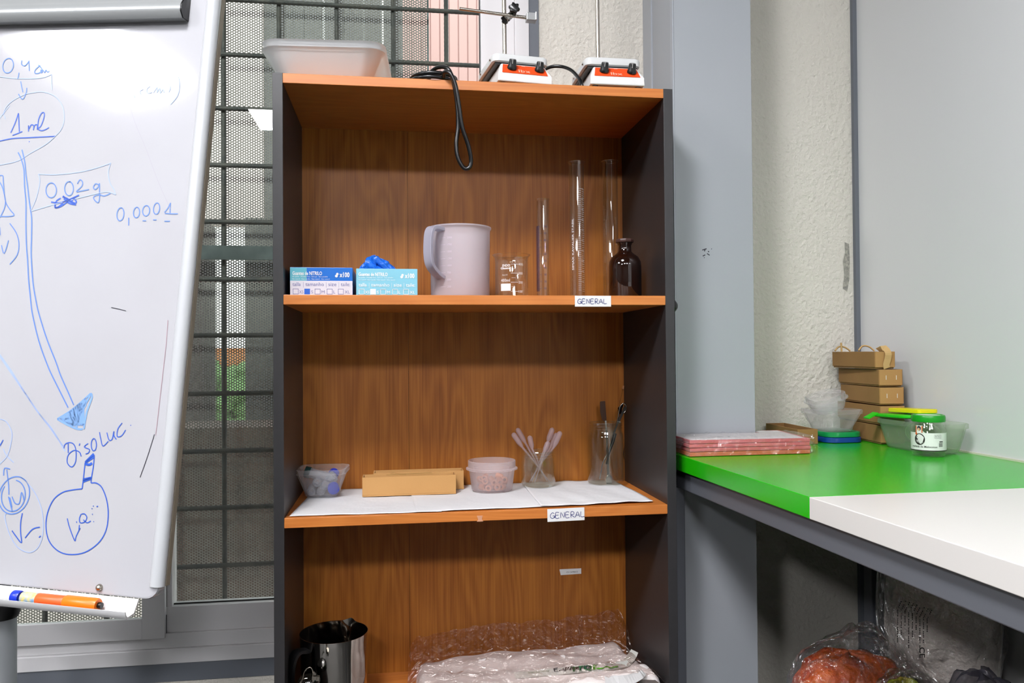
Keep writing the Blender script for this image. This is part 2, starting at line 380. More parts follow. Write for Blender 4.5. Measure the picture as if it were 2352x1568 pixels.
V[:, 6:12, 0] = cs[:, None, 0]+I[None, :, 0]; V[:, 6:12, 2] = cs[:, None, 1]+I[None, :, 1]; V[:, 6:12, 1] = YS
V[:, 12:, :] = V[:, 6:12, :]; V[:, 12:, 1] = YS+.0012
F = np.array([(j, (j+1) % 6, 6+(j+1) % 6, 6+j) for j in range(6)] + [(6+j, 6+(j+1) % 6, 12+(j+1) % 6, 12+j) for j in range(6)])
FF = (F[None] + (np.arange(nh)*18)[:, None, None]).reshape(-1)
me = bpy.data.meshes.new('perforated_sheet'); me.vertices.add(nh*18); me.vertices.foreach_set('co', V.reshape(-1).astype(np.float32))
me.loops.add(len(FF)); me.loops.foreach_set('vertex_index', FF.astype(np.int32)); nf = nh*12
me.polygons.add(nf); me.polygons.foreach_set('loop_start', (np.arange(nf)*4).astype(np.int32)); me.update(calc_edges=True)
me.materials.append(M_sheet); ps = bpy.data.objects.new('perforated_sheet', me); COL.objects.link(ps)
tag(ps, 'grey perforated metal sheet full of small round holes outside the window', 'metal sheet')
MB().box(.2985, .3035, YS-.004, YS+.004, .5+ZO, 1.45+ZO).build('edge_strip', M_galv, ps)

# ---------------------------------------------------------------- outdoors, seen through the holes
Yo = 3.0
def opx(x0, x1, y0, y1, Y, th, name, m, label, cat):
    a = onY(x0, y0, Y); c = onY(x1, y1, Y)
    return tag(MB().box(a.x, c.x, Y, Y+th, min(a.z, c.z), max(a.z, c.z)).build(name, m), label, cat)
M_pink = mat('pink_render', 'd7b3ae', .8); M_dark = mat('dark_metal', '4a4a4c', .6)
struct(MB().box(-8, 8, YOUT, 9, -.4, -.3).build('trim_8', mat('courtyard_ground', '9a8f88', .9)))
pw = MB(); a = onY(360, 500, Yo); c = onY(603, 500, Yo)
pw.box(a.x-.6, c.x, Yo, Yo+.3, a.z, 5.2); tag(pw.build('building_wall', mat('pale_pink_wall', 'fff0ee', .85)), 'pale pink outdoor wall seen through the perforated sheet at upper left', 'wall')
c2 = MB(); a = onY(925, 10, 2.2); c = onY(1180, 10, 2.2)
n = 12
for i in range(n):
    x = a.x + (c.x-a.x)*i/n; wv = (c.x-a.x)/n
    c2.box(x, x+wv*.86, 2.2, 2.23, .2, 4.5); c2.box(x+wv*.86, x+wv, 2.205, 2.23, .2, 4.5)
tag(c2.build('pink_cladding', mat('pink_sheet', 'd9aea8', .45)), 'pink ribbed cladding outside, right of the perforated sheet', 'cladding')
a = onY(603, 10, Yo); c = onY(925, 10, Yo); c2 = MB()
for i in range(7):
    x = a.x + (c.x-a.x)*i/7; c2.box(x, x+(c.x-a.x)/7-(.012 if i in (2, 5) else .003), Yo+.05, Yo+.1, .1, 5.2)
tag(c2.build('roller_shutter', mat('shutter_grey', '76787a', .6)), 'grey slatted shutter outside, behind the white trays', 'shutter')
opx(562, 700, 500, 1010, 2.6, .3, 'pillar', M_dark, 'dark outdoor column seen through the sheet next to the bookcase', 'column')
opx(330, 465, 500, 1010, 2.6, .3, 'pillar', mat('brown_dark', '4f4546', .7), 'dark maroon outdoor column seen through the sheet beside the whiteboard', 'column')
opx(400, 640, 640, 648, 2.57, .03, 'crossbar', mat('maroon', '6a4548', .7), 'thin maroon crossbar outside between the two dark columns', 'bar')
opx(380, 640, 985, 1400, 2.0, .4, 'brick_wall', mat('brick_brown', '4a342b', .85, var=(12, '2c211d', 1)), 'low brown brick wall outside under the columns', 'wall')
opx(475, 562, 800, 842, 6, .6, 'tiled_roof', mat('terracotta', 'c9834f', .8), 'orange tiled roof far outside between the columns', 'roof')
hg = MB(); rnd = random.Random(3)
a = onY(455, 842, 6.0); c = onY(575, 985, 6.0)
for k in range(160):
    p = Vector((rnd.uniform(a.x, c.x), rnd.uniform(5.9, 6.3), rnd.uniform(c.z, a.z))); r = rnd.uniform(.06, .13)
    hg.lathe([(0, -r), (r*.8, -r*.5), (r, 0), (r*.7, r*.6), (0, r)], p, 6)
tag(hg.build('hedge', mat('hedge_green', '6f9a5c', .9)), 'green hedge far outside below the orange roof', 'hedge')
struct(MB().box(-6, 6, 8.5, 8.7, -.3, 3.4).build('trim_9', mat('far_white_wall', 'ffffff', .8)))

# ================================================================ CEILING LIGHTS
M_lamp = mat('lamp_diffuser', 'fbfbff', .5, emit=PANEL_POWER)
def panel(x, y, lab):
    t = empty('ceiling_panel_light', (x, y, ZC), lab, 'light', 'square light panels set in the ceiling')
    q = MB()
    for (p0, p1, q0, q1) in ((-.31, .31, -.31, -.29), (-.31, .31, .29, .31), (-.31, -.29, -.29, .29), (.29, .31, -.29, .29)):
        q.box(x+p0, x+p1, y+q0, y+q1, ZC-.014, ZC)
    q.build('frame', M_white, t)
    MB().box(x-.289, x+.289, y-.289, y+.289, ZC-.010, ZC-.001).build('diffuser', M_lamp, t)
for x, y, lab in ((-2.55, -1.72, 'lit square ceiling panel mirrored on the whiteboard'), (-.45, -1.58, 'lit square ceiling panel above the camera'),
                  (-.62, -4.2, 'lit square ceiling panel mirrored in the window glass'), (-2.55, -4.2, 'lit square ceiling panel at the far left of the room'), (.62, -4.4, 'lit square ceiling panel nearest the glass wall')):
    panel(x, y, lab)

# ================================================================ BOOKCASE
W, D, T = .761, .308, .019
ZT, ZA, ZB, ZCs = .854+ZO, .4274+ZO, 0+ZO, -.4274+ZO
bc = empty('bookcase', (W/2, D/2, 0), 'tall cherry wood bookcase with anthracite side panels standing in front of the window', 'bookcase')
for x0_, x1_ in ((-.0195, 0), (W, W+.0195)):
    MB().box(x0_, x1_, 0, D+.012, 0, ZT+.0005).build('side_panel', M_black_side, bc, bevel=.0006)
MB().box(0, W, 0, D, ZT-T, ZT).build('top_board', M_shelf, bc, bevel=.0008)
for z, nm in ((ZA, 'shelf'), (ZB, 'shelf'), (ZCs, 'shelf'), (.07, 'bottom_board')):
    MB().box(0, W, 0, D, z-T, z).build(nm, M_shelf, bc, bevel=.0008)
MB().box(0, W, .02, .04, 0, .07-T).build('plinth', M_black_side, bc)
xsm = .241
MB().box(xsm-.01, xsm+.01, D+.008, D+.011, .02, ZT).build('seam_light_stop', M_black_side, bc)  # unseen strip added behind the seam so no light leaks through the gap
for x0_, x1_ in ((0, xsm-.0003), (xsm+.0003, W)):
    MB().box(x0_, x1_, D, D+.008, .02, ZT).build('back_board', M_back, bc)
kb = MB(); kb.lathe([(0, .016), (.008, .015), (.015, .008), (.0165, 0), (.0165, -.0001)], (W+.0195, .03, ZO+.408), 20, ax=(1, 0, 0))
kb.build('side_knob', M_blackp, bc, smooth=40)
# stickers
def strokes_word(mb, word, p0, ux, uy, h, wd, n, gap=.35):
    G = {'G': [[(.75, .85), (.4, 1), (.05, .6), (.1, .15), (.5, 0), (.8, .3)], [(.45, .42), (.85, .42), (.8, .05)]],
         'E': [[(.7, 1), (.1, 1), (.1, 0), (.75, .03)], [(.1, .52), (.6, .55)]], 'N': [[(.08, 0), (.12, 1), (.7, .05), (.75, 1)]],
         'R': [[(.1, 0), (.12, 1), (.65, .95), (.6, .55), (.15, .48), (.8, 0)]], 'A': [[(0, 0), (.4, 1), (.8, 0)], [(.15, .38), (.7, .38)]],
         'L': [[(.12, 1), (.1, .05), (.75, .08)]], 'M': [[(0, 0), (.1, 1), (.4, .3), (.75, 1), (.85, 0)]], 'P': [[(.1, 0), (.12, 1), (.7, .9), (.6, .5), (.12, .45)]],
         'D': [[(.1, 0), (.12, 1), (.7, .75), (.65, .2), (.1, 0)]]}
    x = 0; up = Vector(n)*.0004
    for ch in word:
        for st in G.get(ch, []):
            ribbon(mb, [Vector(p0)+Vector(ux)*(x+a*h)+Vector(uy)*(b__*h)+up for a, b__ in smooth_path([(q[0], q[1], 0) for q in st], 3) and [(q.x, q.y) for q in smooth_path([(q[0], q[1], 0) for q in st], 3)]], wd, n)
        x += h*(.8+gap)
def sticker(px0, py0, px1, py1, tilt, txt_x, lab):
    a = onY(px0, py0, 0); c = onY(px1, py1, 0); wd = c.x-a.x; hh = a.z-c.z
    ux = Vector((math.cos(tilt), 0, math.sin(tilt))); uz = Vector((-math.sin(tilt), 0, math.cos(tilt)))
    cc = Vector(((a.x+c.x)/2, -.0012, (a.z+c.z)/2)); m = MB(); m.obox(cc, (ux, (0, 1, 0), uz), (wd, .0012, hh))
    o = m.build('paper_label', M_white, None); tag(o, lab, 'label')
    m = MB(); strokes_word(m, 'GENERAL', cc - ux*(wd*.43) - uz*(hh*.24) + Vector((0, -.0008, 0)), ux, uz, hh*.44, .0011, (0, -1, 0), gap=.12*1)
    m.build('handwriting', M_navy, o)
sticker(1320, 679, 1403, 704, 0, 0, 'white paper label reading GENERAL on the edge of the upper shelf')
sticker(1257, 1168, 1342, 1194, .012, 0, 'white paper label reading GENERAL on the edge of the paper covered shelf')
a = onY(1285, 1307, D); c = onY(1335, 1317, D)
m = MB(); m.prism([(a.x, D-.0006, a.z-.001), (a.x+.003, D-.0006, c.z-.001), (c.x, D-.0006, c.z), (c.x, D-.0006, a.z), (a.x+.001, D-.0006, a.z)], (0, .0004, 0))
o = m.build('paper_label', M_white); tag(o, 'small torn white printed label stuck on the bookcase back board, ending in CAMBIOS', 'label')
m = MB(); text(m, 'OS CAMBIOS', (a.x+.017, D-.0008, c.z+.0035), (1, 0, 0), (0, 0, 1), .028, .0038); m.build('printed_text', M_inkk, o)
m = MB(); a = onY(1095, 1184, 0); c = onY(1110, 1197, 0)
m.prism([(a.x, -.0006, a.z), (a.x+.003, -.0006, c.z+.004), (a.x, -.0006, c.z), (c.x, -.0006, c.z), (c.x-.003, -.0006, c.z+.005), (c.x-.001, -.0006, a.z)], (0, .0005, 0))
m.build('tape_scrap', mat('tape', 'd59a78', .5), bc)

# ---------------------------------------------------------------- things on top of the bookcase
M_trayw = mat('tray_plastic', 'fafafa', .3)
for k, (dz, lab) in enumerate(((.0, 'lower of two nested white plastic trays on top of the bookcase'), (.0135, 'upper of two nested white plastic trays on top of the bookcase'))):
    m = MB(); cx, cy = .082, .172; rings = []
    for z, w_, d_, r in ((0, .165, .245, .02), (.004, .180, .26, .025), (.054, .226, .300, .035), (.058, .240, .314, .035), (.0595, .243, .317, .035), (.0585, .240, .314, .035), (.056, .2225, .296, .034), (.006, .176, .256, .024), (.003, .16, .24, .02)):
        rings.append(rrect((cx, cy, ZT+z+dz*1.0+.0005), (.998, -.06, 0), (.06, .998, 0), w_, d_, r, 6))
    m.loft(rings, cap0=True, cap1=True)
    tag(m.build('plastic_tray', M_trayw, smooth=50), lab, 'tray', 'nested white trays')

def stirrer(px, py, ang, lab, knobmark):
    o0 = onZ(px, py, .854); o0.z = ZT; ux = Vector((math.cos(ang), math.sin(ang), 0)); uy = Vector((-math.sin(ang), math.cos(ang), 0)); uz = Vector((0, 0, 1))
    t = empty('magnetic_stirrer', o0, lab, 'magnetic stirrer', 'magnetic stirrers on top of the bookcase')
    L = lambda x, y, z: o0 + ux*x + uy*y + uz*z
    w_ = .114
    m = MB(); prof = [(0, .004), (0, .017), (.002, .0205), (.017, .044), (.021, .047), (.16, .047), (.16, .004)]
    inset = [0, 0, .003, .010, .012, .012, 0]
    m.add([L(i_, y, z) for (y, z), i_ in zip(prof, inset)] + [L(w_-i_, y, z) for (y, z), i_ in zip(prof, inset)],
          [tuple(range(6, -1, -1)), tuple(range(7, 14))] + [(i, (i+1) % 7, 7+(i+1) % 7, 7+i) for i in range(7)])
    m.build('housing', M_white, t, bevel=.0025, seg=3)
    m = MB(); dn = Vector((0, 0, 0)); nn = (uy*-1 + uz*.65).normalized()*.0008
    # orange control panel on the slope
    m.add([L(.0085, .0027, .0217)+nn, L(w_-.0085, .0027, .0217)+nn, L(w_-.0135, .0163, .0432)+nn, L(.0135, .0163, .0432)+nn], [(0, 1, 2, 3)])
    pn = m.build('control_panel', mat('orange_panel', 'f0501c', .4), t)
    up = (uz + uy*.63).normalized(); m = MB()
    text(m, 'lbx', L(.044, .0045, .0245)+nn*2.2, ux, up, .024, .0085); ribbon(m, [L(.052, .0145, .0405)+nn*2.2, L(.060, .0145, .0405)+nn*2.2], .001, nn)
    m.build('printed_text', mat('pale_print', 'f6c9b0', .5), pn)
    ax = (uy*-.55 + uz*1.0).normalized()
    for x in (.031, .089):
        m = MB(); c0 = L(x, .0105, .0345)
        m.lathe([(0, -.001), (.0098, -.001), (.0098, .003), (.0085, .005), (.0074, .016), (.0064, .018), (0, .018)], c0, 20, ax=ax)
        kn = m.build('knob', M_blackp, t, smooth=35)
        m = MB(); sidev = (uy*-1).normalized(); m.obox(c0+ax*.0105 - uy*.0086 + ux*-.002, (ux, ax, ax.cross(ux)), (.0009, .009, .0006)); m.build('pointer_line', M_white, kn)
    m = MB()      # plate carrier (dark) and plate
    m.mi = 0; m.box(0, 0, 0, 0, 0, 0) if False else None
    m.obox(L(w_/2-.003, .095, .0495), (ux, uy, uz), (.106, .130, .005)); m.build('heat_shield', M_blackp, t)
    m = MB(); rings = [rrect(L(w_/2-.003, .092, z), ux, uy, a_, b_2, r) for z, a_, b_2, r in ((.0520, .114, .138, .012), (.053, .118, .142, .014), (.0655, .118, .142, .014), (.068, .113, .137, .012))]
    m.loft(rings, True, True); pl = m.build('plate', mat('plate_enamel', 'dadbda', .3), t, smooth=50)
    for y in (.045, .13):
        m = MB(); m.lathe([(0, .0025), (.002, .002), (.0025, 0)], L(-.062+w_/2-.0005, y, .060), 10, ax=-ux); m.build('screw', M_steel, pl)
    m = MB(); m.tube([L(.060, .168, .02), L(.058, .166, .26), L(.056, .164, .60)], .0047, 14); m.build('support_rod', M_chrome, t, smooth=40)
    m = MB(); m.obox(L(.06, .166, .028), (ux, uy, uz), (.03, .016, .03)); m.build('rod_socket', M_blackp, t)
    for x in (.012, w_-.012):
        for y in (.012, .148): m = MB(); m.lathe([(.007, 0), (.007, .0045), (0, .0045)], L(x, y, 0), 12); m.build('foot', M_blackp, t)
    return t, L, ux, uy
t1, L1, u1x, u1y = stirrer(1145, 189, .13, 'left magnetic stirrer with orange control panel and a clamp on its rod', 0)
t2, L2, u2x, u2y = stirrer(1357, 197, .0, 'right magnetic stirrer with orange control panel and a bare upright rod', 1)
# clamp on the left stirrer's rod
yc = L1(.06, .165, .1).y
cl = empty('rod_clamp', onY(1175, 32, yc), 'steel clamp arm with black star knobs fixed on the left upright rod', 'clamp')
q0, q1 = onY(1055, 20, yc-.016), onY(1211, 41, yc-.02)
m = MB(); m.tube([q0, q1], .0036, 12); m.build('arm_rod', M_chrome, cl, smooth=40)
m = MB(); m.obox(onY(1172, 36, yc-.010), ((1, 0, .9), (0, 1, 0), (-.9, 0, 1)), (.030, .020, .011)); m.build('boss_head', M_steel, cl, bevel=.002)
for px, py, r, dy, nx in ((1181, 19, .0112, -.030, 0), (1161, 44, .009, -.006, .6)):
    m = MB(); c0 = onY(px, py, yc+dy); ax = Vector((-nx*.8, -1, -nx*.5)).normalized(); e1 = ax.orthogonal().normalized(); e2 = ax.cross(e1); ring = []
    for k in range(48):
        a_ = 2*math.pi*k/48; rr = r*(1+.14*math.cos(6*a_)); ring.append((math.cos(a_)*rr, math.sin(a_)*rr))
    m.loft([[c0+ax*z+(e1*x+e2*y)*s_ for x, y in ring] for z, s_ in ((-.004, .9), (-.003, 1), (.003, 1), (.005, .85))], True, True)
    m.build('star_knob', M_blackp, cl, smooth=50)
m = MB(); cc = onY(1219, 41, yc-.02)
m.obox(cc, ((1, 0, -.03), (0, 1, 0), (.03, 0, 1)), (.021, .020, .017)); m.box(cc.x+.0085, cc.x+.012, cc.y-.014, cc.y+.01, cc.z-.009, cc.z+.009)
m.build('clamp_jaw', M_alu_m, cl, bevel=.001)

# black cables
def cable(pts, r, lab, nm='power_cable'):
    o = MB().tube(smooth_path(pts, 8), r, 10).build(nm, M_blackp, smooth=60); return tag(o, lab, 'cable')
hang = [(1120, 186, .10), (1090, 180, .06), (1062, 183, .02), (1030, 181, .012), (1000, 181, .012), (972, 178, .02), (966, 176, .05)]
pts = [onY(x, y, Y) for x, y, Y in [(985, 181, .035), (990, 166, .02), (1003, 156, .008), (1020, 154, -.004), (1032, 162, -.012), (1042, 190, -.014), (1050, 240, -.012), (1052, 290, -.010), (1048, 330, -.010), (1052, 362, -.010), (1064, 384, -.010), (1076, 386, -.011), (1082, 370, -.012), (1076, 335, -.016), (1062, 292, -.020), (1054, 240, -.023), (1046, 195, -.024), (1034, 168, -.022), (1021, 166, -.012), (1019, 176, .000)]]
cable(pts, .0041, 'black cable looping over the front edge of the bookcase top')
p2 = [onY(x, y, Y) for x, y, Y in [(966, 179, .03), (985, 176, .012), (1010, 178, .008), (1035, 180, .008), (1062, 184, .014), (1058, 190, .05)]]
p2 = [Vector((p.x, p.y, ZT+.0047)) for p in p2]
m = MB()
for k in range(2):
    m.tube(smooth_path([Vector((.288+k*.004+.045*math.cos(a_), .041+.043*math.sin(a_), ZT+.0044+.0082*k)) for a_ in [i*math.pi/8 for i in range(16)]], 3), .0041, 8, closed=True)
tag(m.build('cable_coil', M_blackp, smooth=60), 'flat coil of black cable lying on the bookcase top', 'cable')
cable([onY(x, y, Y) for x, y, Y in [(1245, 166, .15), (1250, 160, .12), (1268, 153, .10), (1290, 153, .09), (1310, 160, .07), (1324, 173, .05), (1333, 186, .035)]] + [Vector((onY(1338, 198, .03).x, .03, ZT+.004)), Vector((onY(1342, 198, .05).x, .07, ZT+.004))],
      .0036, 'black cable arching between the two stirrers')

# ================================================================ UPPER SHELF
def glovebox(px0, px1, py0, Y, dpt, lab, kind):
    a = onY(px0, 650, Y).x; c = onY(px1, 650, Y).x; zt = onY((px0+px1)/2, py0, Y).z; Wd = c-a; Hh = zt-ZA
    t = empty('glove_box', (a+Wd/2, Y+dpt/2, ZA), lab, 'box')
    if kind == 1:
        body = MB(); body.box(a, c, Y, Y+dpt, ZA, zt); o = body.build('carton', mat('blue_carton', '0b6ccc', .3), t, bevel=.0008)
        m = MB(); m.box(a+.0003, c-.0003, Y-.0004, Y, ZA+.0004, ZA+Hh*.53); m.build('white_panel', mat('carton_white', 'dcd9e2', .35), t)
        m = MB(); m.box(a+.0003, a+Wd*.265, Y-.0004, Y, ZA+Hh*.53, zt-.0006); m.build('teal_panel', mat('carton_teal', '5fb2c2', .3), t)
        tm, tm2, fill = M_white, mat('grey_violet_print', '6d6fa6', .5), mat('blue_square', '0f5fd0', .5)
    else:
        body = MB(); body.box(a, c, Y, Y+dpt, ZA, zt); body.build('carton', mat('light_blue_carton', '84cbe0', .4), t, bevel=.0008)
        tm = tm2 = fill = mat('pale_print_blue', 'ffffff', .5)
    y = Y-.0008; ux, uz = (1, 0, 0), (0, 0, 1)
    m = MB(); text(m, 'Guantes de NITRILO', (a+Wd*.04, y, ZA+Hh*.73), ux, uz, Wd*.47, Hh*.13, bold=.02)
    text(m, 'x100', (a+Wd*.79, y, ZA+Hh*.665), ux, uz, Wd*.16, Hh*.17, bold=.03)
    text(m, 'Sin polvo . Powder free . Sem po . Sans poudre', (a+Wd*.04, y, ZA+Hh*.655), ux, uz, Wd*.56, Hh*.04)
    text(m, 'No esteril . Non sterile . Nao esteril . Non esteril', (a+Wd*.04, y, ZA+Hh*.57), ux, uz, Wd*.59, Hh*.04)
    m.lathe([(0, 0), (Hh*.05, 0)], (a+Wd*.74, y, ZA+Hh*.70), 10, ax=(0, -1, 0)); m.lathe([(0, 0), (Hh*.045, 0)], (a+Wd*.755, y, ZA+Hh*.77), 10, ax=(0, -1, 0))
    m.build('title_print', tm, t)
    m = MB()
    for s_, x_, w_ in (('talla', .04, .13), ('tamanho', .245, .295), ('size', .61, .13), ('taile:', .81, .15)): text(m, s_, (a+Wd*x_, y, ZA+Hh*.345), ux, uz, Wd*w_, Hh*.135)
    for x_ in (.21, .575, .775): m.box(a+Wd*x_, a+Wd*x_+.0004, y, y+.0002, ZA+Hh*.29, ZA+Hh*.48)
    for s_, x_, w_ in (('XS', .145, .068), ('S', .335, .03), ('M', .50, .05), ('L', .69, .03), ('XL', .87, .085)): text(m, s_, (a+Wd*x_, y, ZA+Hh*.085), ux, uz, Wd*w_, Hh*.11)
    for i, x_ in enumerate((.045, .228, .392, .585, .765)):
        q = Wd*.09; z0_ = ZA+Hh*.055; X = a+Wd*x_; e = .0008
        if i != 1:
            m.box(X, X+q, y, y+.0002, z0_, z0_+e); m.box(X, X+q, y, y+.0002, z0_+q-e, z0_+q); m.box(X, X+e, y, y+.0002, z0_, z0_+q); m.box(X+q-e, X+q, y, y+.0002, z0_, z0_+q)
    m.build('size_print', tm2, t)
    X = a+Wd*.228; q = Wd*.09; MB().box(X, X+q, y, y+.0002, ZA+Hh*.055, ZA+Hh*.055+q).build('size_mark', fill, t)
    return a, c, zt
glovebox(666, 810, 614, .03, .225, 'dark blue and white glove box at the left end of the upper shelf', 1)
a2, c2_, z2 = glovebox(818, 959, 617, .03, .225, 'light blue glove box with a glove sticking out of its top', 2)
m = MB(); rg = random.Random(5); N1, N2 = 26, 14; rows = []
gc = Vector((onY(867, 610, .10).x, .10, z2))
for i in range(N2):
    th = math.pi/2*i/(N2-1); ring = []
    for j in range(N1):
        ph = 2*math.pi*j/N1; fold = 1+.22*math.sin(3*ph+2.2*th)+.12*math.sin(7*ph+1)+.08*math.sin(11*ph+5*th)
        r = math.cos(th)*fold; ring.append(gc + Vector((.031*r*math.cos(ph)-.004*math.sin(th), .022*r*math.sin(ph), .026*math.sin(th)*(1+.25*math.sin(2*ph+1)+.12*math.sin(5*ph)) + (.004*math.cos(ph)*-1))))
    rows.append(ring)
m.loft(rows, cap1=True)
pts = [gc+Vector(q) for q in ((-.008, -.010, .012), (-.004, -.016, .026), (.004, -.014, .020), (.016, -.012, .010), (.026, -.01, .003))]
m.tube(smooth_path(pts, 4), [.007]*17, 8)
pts = [gc+Vector(q) for q in ((.010, -.012, .012), (.018, -.014, .018), (.022, -.013, .012), (.034, -.012, .001))]
m.tube(smooth_path(pts, 4), [.0055]*13, 8)
tag(m.build('nitrile_glove', mat('nitrile', '1f6fe0', .3, bump=(60, .8, .01)), smooth=70), 'crumpled bright blue nitrile glove in the top of the light blue box', 'glove')

# measuring jug
M_jug = frosted('jug_plastic', 'fdf2f8', .62, .3); M_jugh = frosted('jug_handle_plastic', 'dcd9e8', .8, .3)
Yj = .125; cj = onY(1057, 650, Yj); Rj = (onY(1127, 600, Yj).x-onY(987, 600, Yj).x)/2; Hj = onY(1057, 524, Yj).z-ZA; c0 = Vector((cj.x, Yj, ZA))
t = empty('measuring_jug', c0, 'large frosted plastic measuring jug with a handle on its left', 'jug')
m = MB(); m.lathe([(0, 0), (Rj*.93, 0), (Rj*.955, .004), (Rj*.985, Hj*.93), (Rj*1.0, Hj-.002), (Rj*1.03, Hj), (Rj*1.03, Hj-.003), (Rj*1.0, Hj-.005), (Rj*.96, Hj*.9), (Rj*.93, .006), (0, .004)], c0, 56)
for i, v_ in enumerate(m.v):   # pull a pouring lip towards the back right
    dv = v_-c0; a_ = math.atan2(dv.y, dv.x); k_ = max(0, 1-abs(a_-.55)/.35)
    if dv.z > Hj*.6 and (dv.x**2+dv.y**2) > (Rj*.5)**2: m.v[i] = v_ + Vector((math.cos(.55), math.sin(.55), 0))*.012*k_*((dv.z-Hj*.6)/(Hj*.4))
m.build('body', M_jug, t, smooth=40)
ha = math.radians(-90-42); hd = Vector((math.cos(ha), math.sin(ha), 0)); m = MB()
hp = [(Rj*.97, Hj*.93), (Rj+.024, Hj*.935), (Rj+.036, Hj*.87), (Rj+.040, Hj*.72), (Rj+.040, Hj*.55), (Rj+.034, Hj*.42), (Rj+.015, Hj*.32), (Rj*.96, Hj*.27)]
side = hd.cross(Vector((0, 0, 1)))
P_ = smooth_path([c0+hd*r+Vector((0, 0, z)) for r, z in hp], 5)
rings = []
for i, p in enumerate(P_):
    tt = (P_[min(i+1, len(P_)-1)]-P_[max(i-1, 0)]).normalized(); nn = tt.cross(side).normalized()
    rings.append([p+side*x+nn*y for x, y in ((-.010, -.004), (-.004, -.0025), (.004, -.0025), (.010, -.004), (.010, .004), (-.010, .004))])
m.loft(rings, True, True); m.build('handle', M_jugh, t, smooth=40, bevel=.001)
m = MB()
def cylwarp(c, r, ang0, z0_):   # writes around an upright cylinder facing the camera
    ang0 = ang0 - math.atan2(c.x-CAM.x, c.y-CAM.y)
    return lambda x, y: Vector((c.x + r*math.sin(ang0 + x/r), c.y - r*math.cos(ang0 + x/r), c.z + z0_ + y))
for k, s_ in enumerate(('2000', '1750', '1500', '1250', '1000', '750', '500', '250')):
    wv = cylwarp(c0, Rj*.985+.0006, -.42, Hj*(.80-.095*k)); text(m, s_, (0, 0, 0), (1, 0, 0), (0, 0, 1), None, .004, warp=wv)
    q = [wv(-.016, .002), wv(-.010, .002), wv(-.004, .002)]; ribbon(m, q, .0005, (0, -1, 0))
m.build('scale_print', mat('jug_print', 'e6dbe6', .4), t)

# beaker
def vessel(nm, px0, px1, pyt, Y, prof, mtl, lab, cat, seg=40, group=None):
    a = onY(px0, 650, Y).x; c = onY(px1, 650, Y).x; R_ = (c-a)/2; cx = (a+c)/2; h = onY((px0+px1)/2, pyt, Y).z-ZA
    c0_ = Vector((cx, Y, ZA)); t_ = empty(nm, c0_, lab, cat, group); m_ = MB(); m_.lathe([(r*R_, z*h) if abs(z) <= 1.001 else (r*R_, h) for r, z in prof], c0_, seg)
    bo = m_.build('body', mtl, t_, smooth=45); return t_, c0_, R_, h, bo
tb, cb, Rb, hb, bo = vessel('beaker', 1137, 1213, 586, .10, [(0, .01), (.9, .01), (1, .05), (1, .88), (1.02, .94), (1.12, .99), (1.14, 1), (1.10, .995), (.98, .93), (.96, .88), (.96, .07), (.86, .03), (0, .03)], M_glass, 'clear glass 400 ml beaker with white graduations, right of the jug', 'beaker')
m = MB(); m.tube([cb+Vector((Rb*1.13*math.cos(a_), Rb*1.13*math.sin(a_), hb)) for a_ in [i*math.pi/18 for i in range(36)]], .0009, 6, closed=True); m.build('rim', M_glass2, tb)
m = MB()
for k, s_ in enumerate(('400', '300', '200', '100')):
    zz = hb*(.755-.205*k)
    text(m, s_, (0, 0, 0), (1, 0, 0), (0, 0, 1), None, .0052, warp=cylwarp(cb, Rb*1.01, .42, zz-.0025))
    q = cylwarp(cb, Rb*1.01, -.05, zz); ribbon(m, [q(i*.0032, 0) for i in range(6)], .0006, (0, -1, 0))
    if k < 3: q = cylwarp(cb, Rb*1.01, -.0, zz-hb*.1025); ribbon(m, [q(i*.0028, 0) for i in range(4)], .0005, (0, -1, 0))
text(m, '400ml', (0, 0, 0), (1, 0, 0), (0, 0, 1), .020, .0065, warp=cylwarp(cb, Rb*1.01, -.66, hb*.36))
text(m, 'ENDO', (0, 0, 0), (1, 0, 0), (0, 0, 1), .017, .0052, bold=.02, warp=cylwarp(cb, Rb*1.01, -.56, hb*.70))
text(m, 'Glassco', (0, 0, 0), (1, 0, 0), (0, 0, 1), .022, .0044, bold=.03, warp=cylwarp(cb, Rb*1.01, -.68, hb*.645))
text(m, 'Boro 3.3', (0, 0, 0), (1, 0, 0), (0, 0, 1), .011, .003, warp=cylwarp(cb, Rb*1.01, -.56, hb*.50))
q = cylwarp(cb, Rb*1.01, -.67, hb*.155)
m.add([q(.022*i/6, .015*j) for j in range(2) for i in range(7)], [(i, i+1, i+8, i+7) for i in range(6)])
m.build('white_print', mat('white_enamel', 'f2ece8', .5), tb)

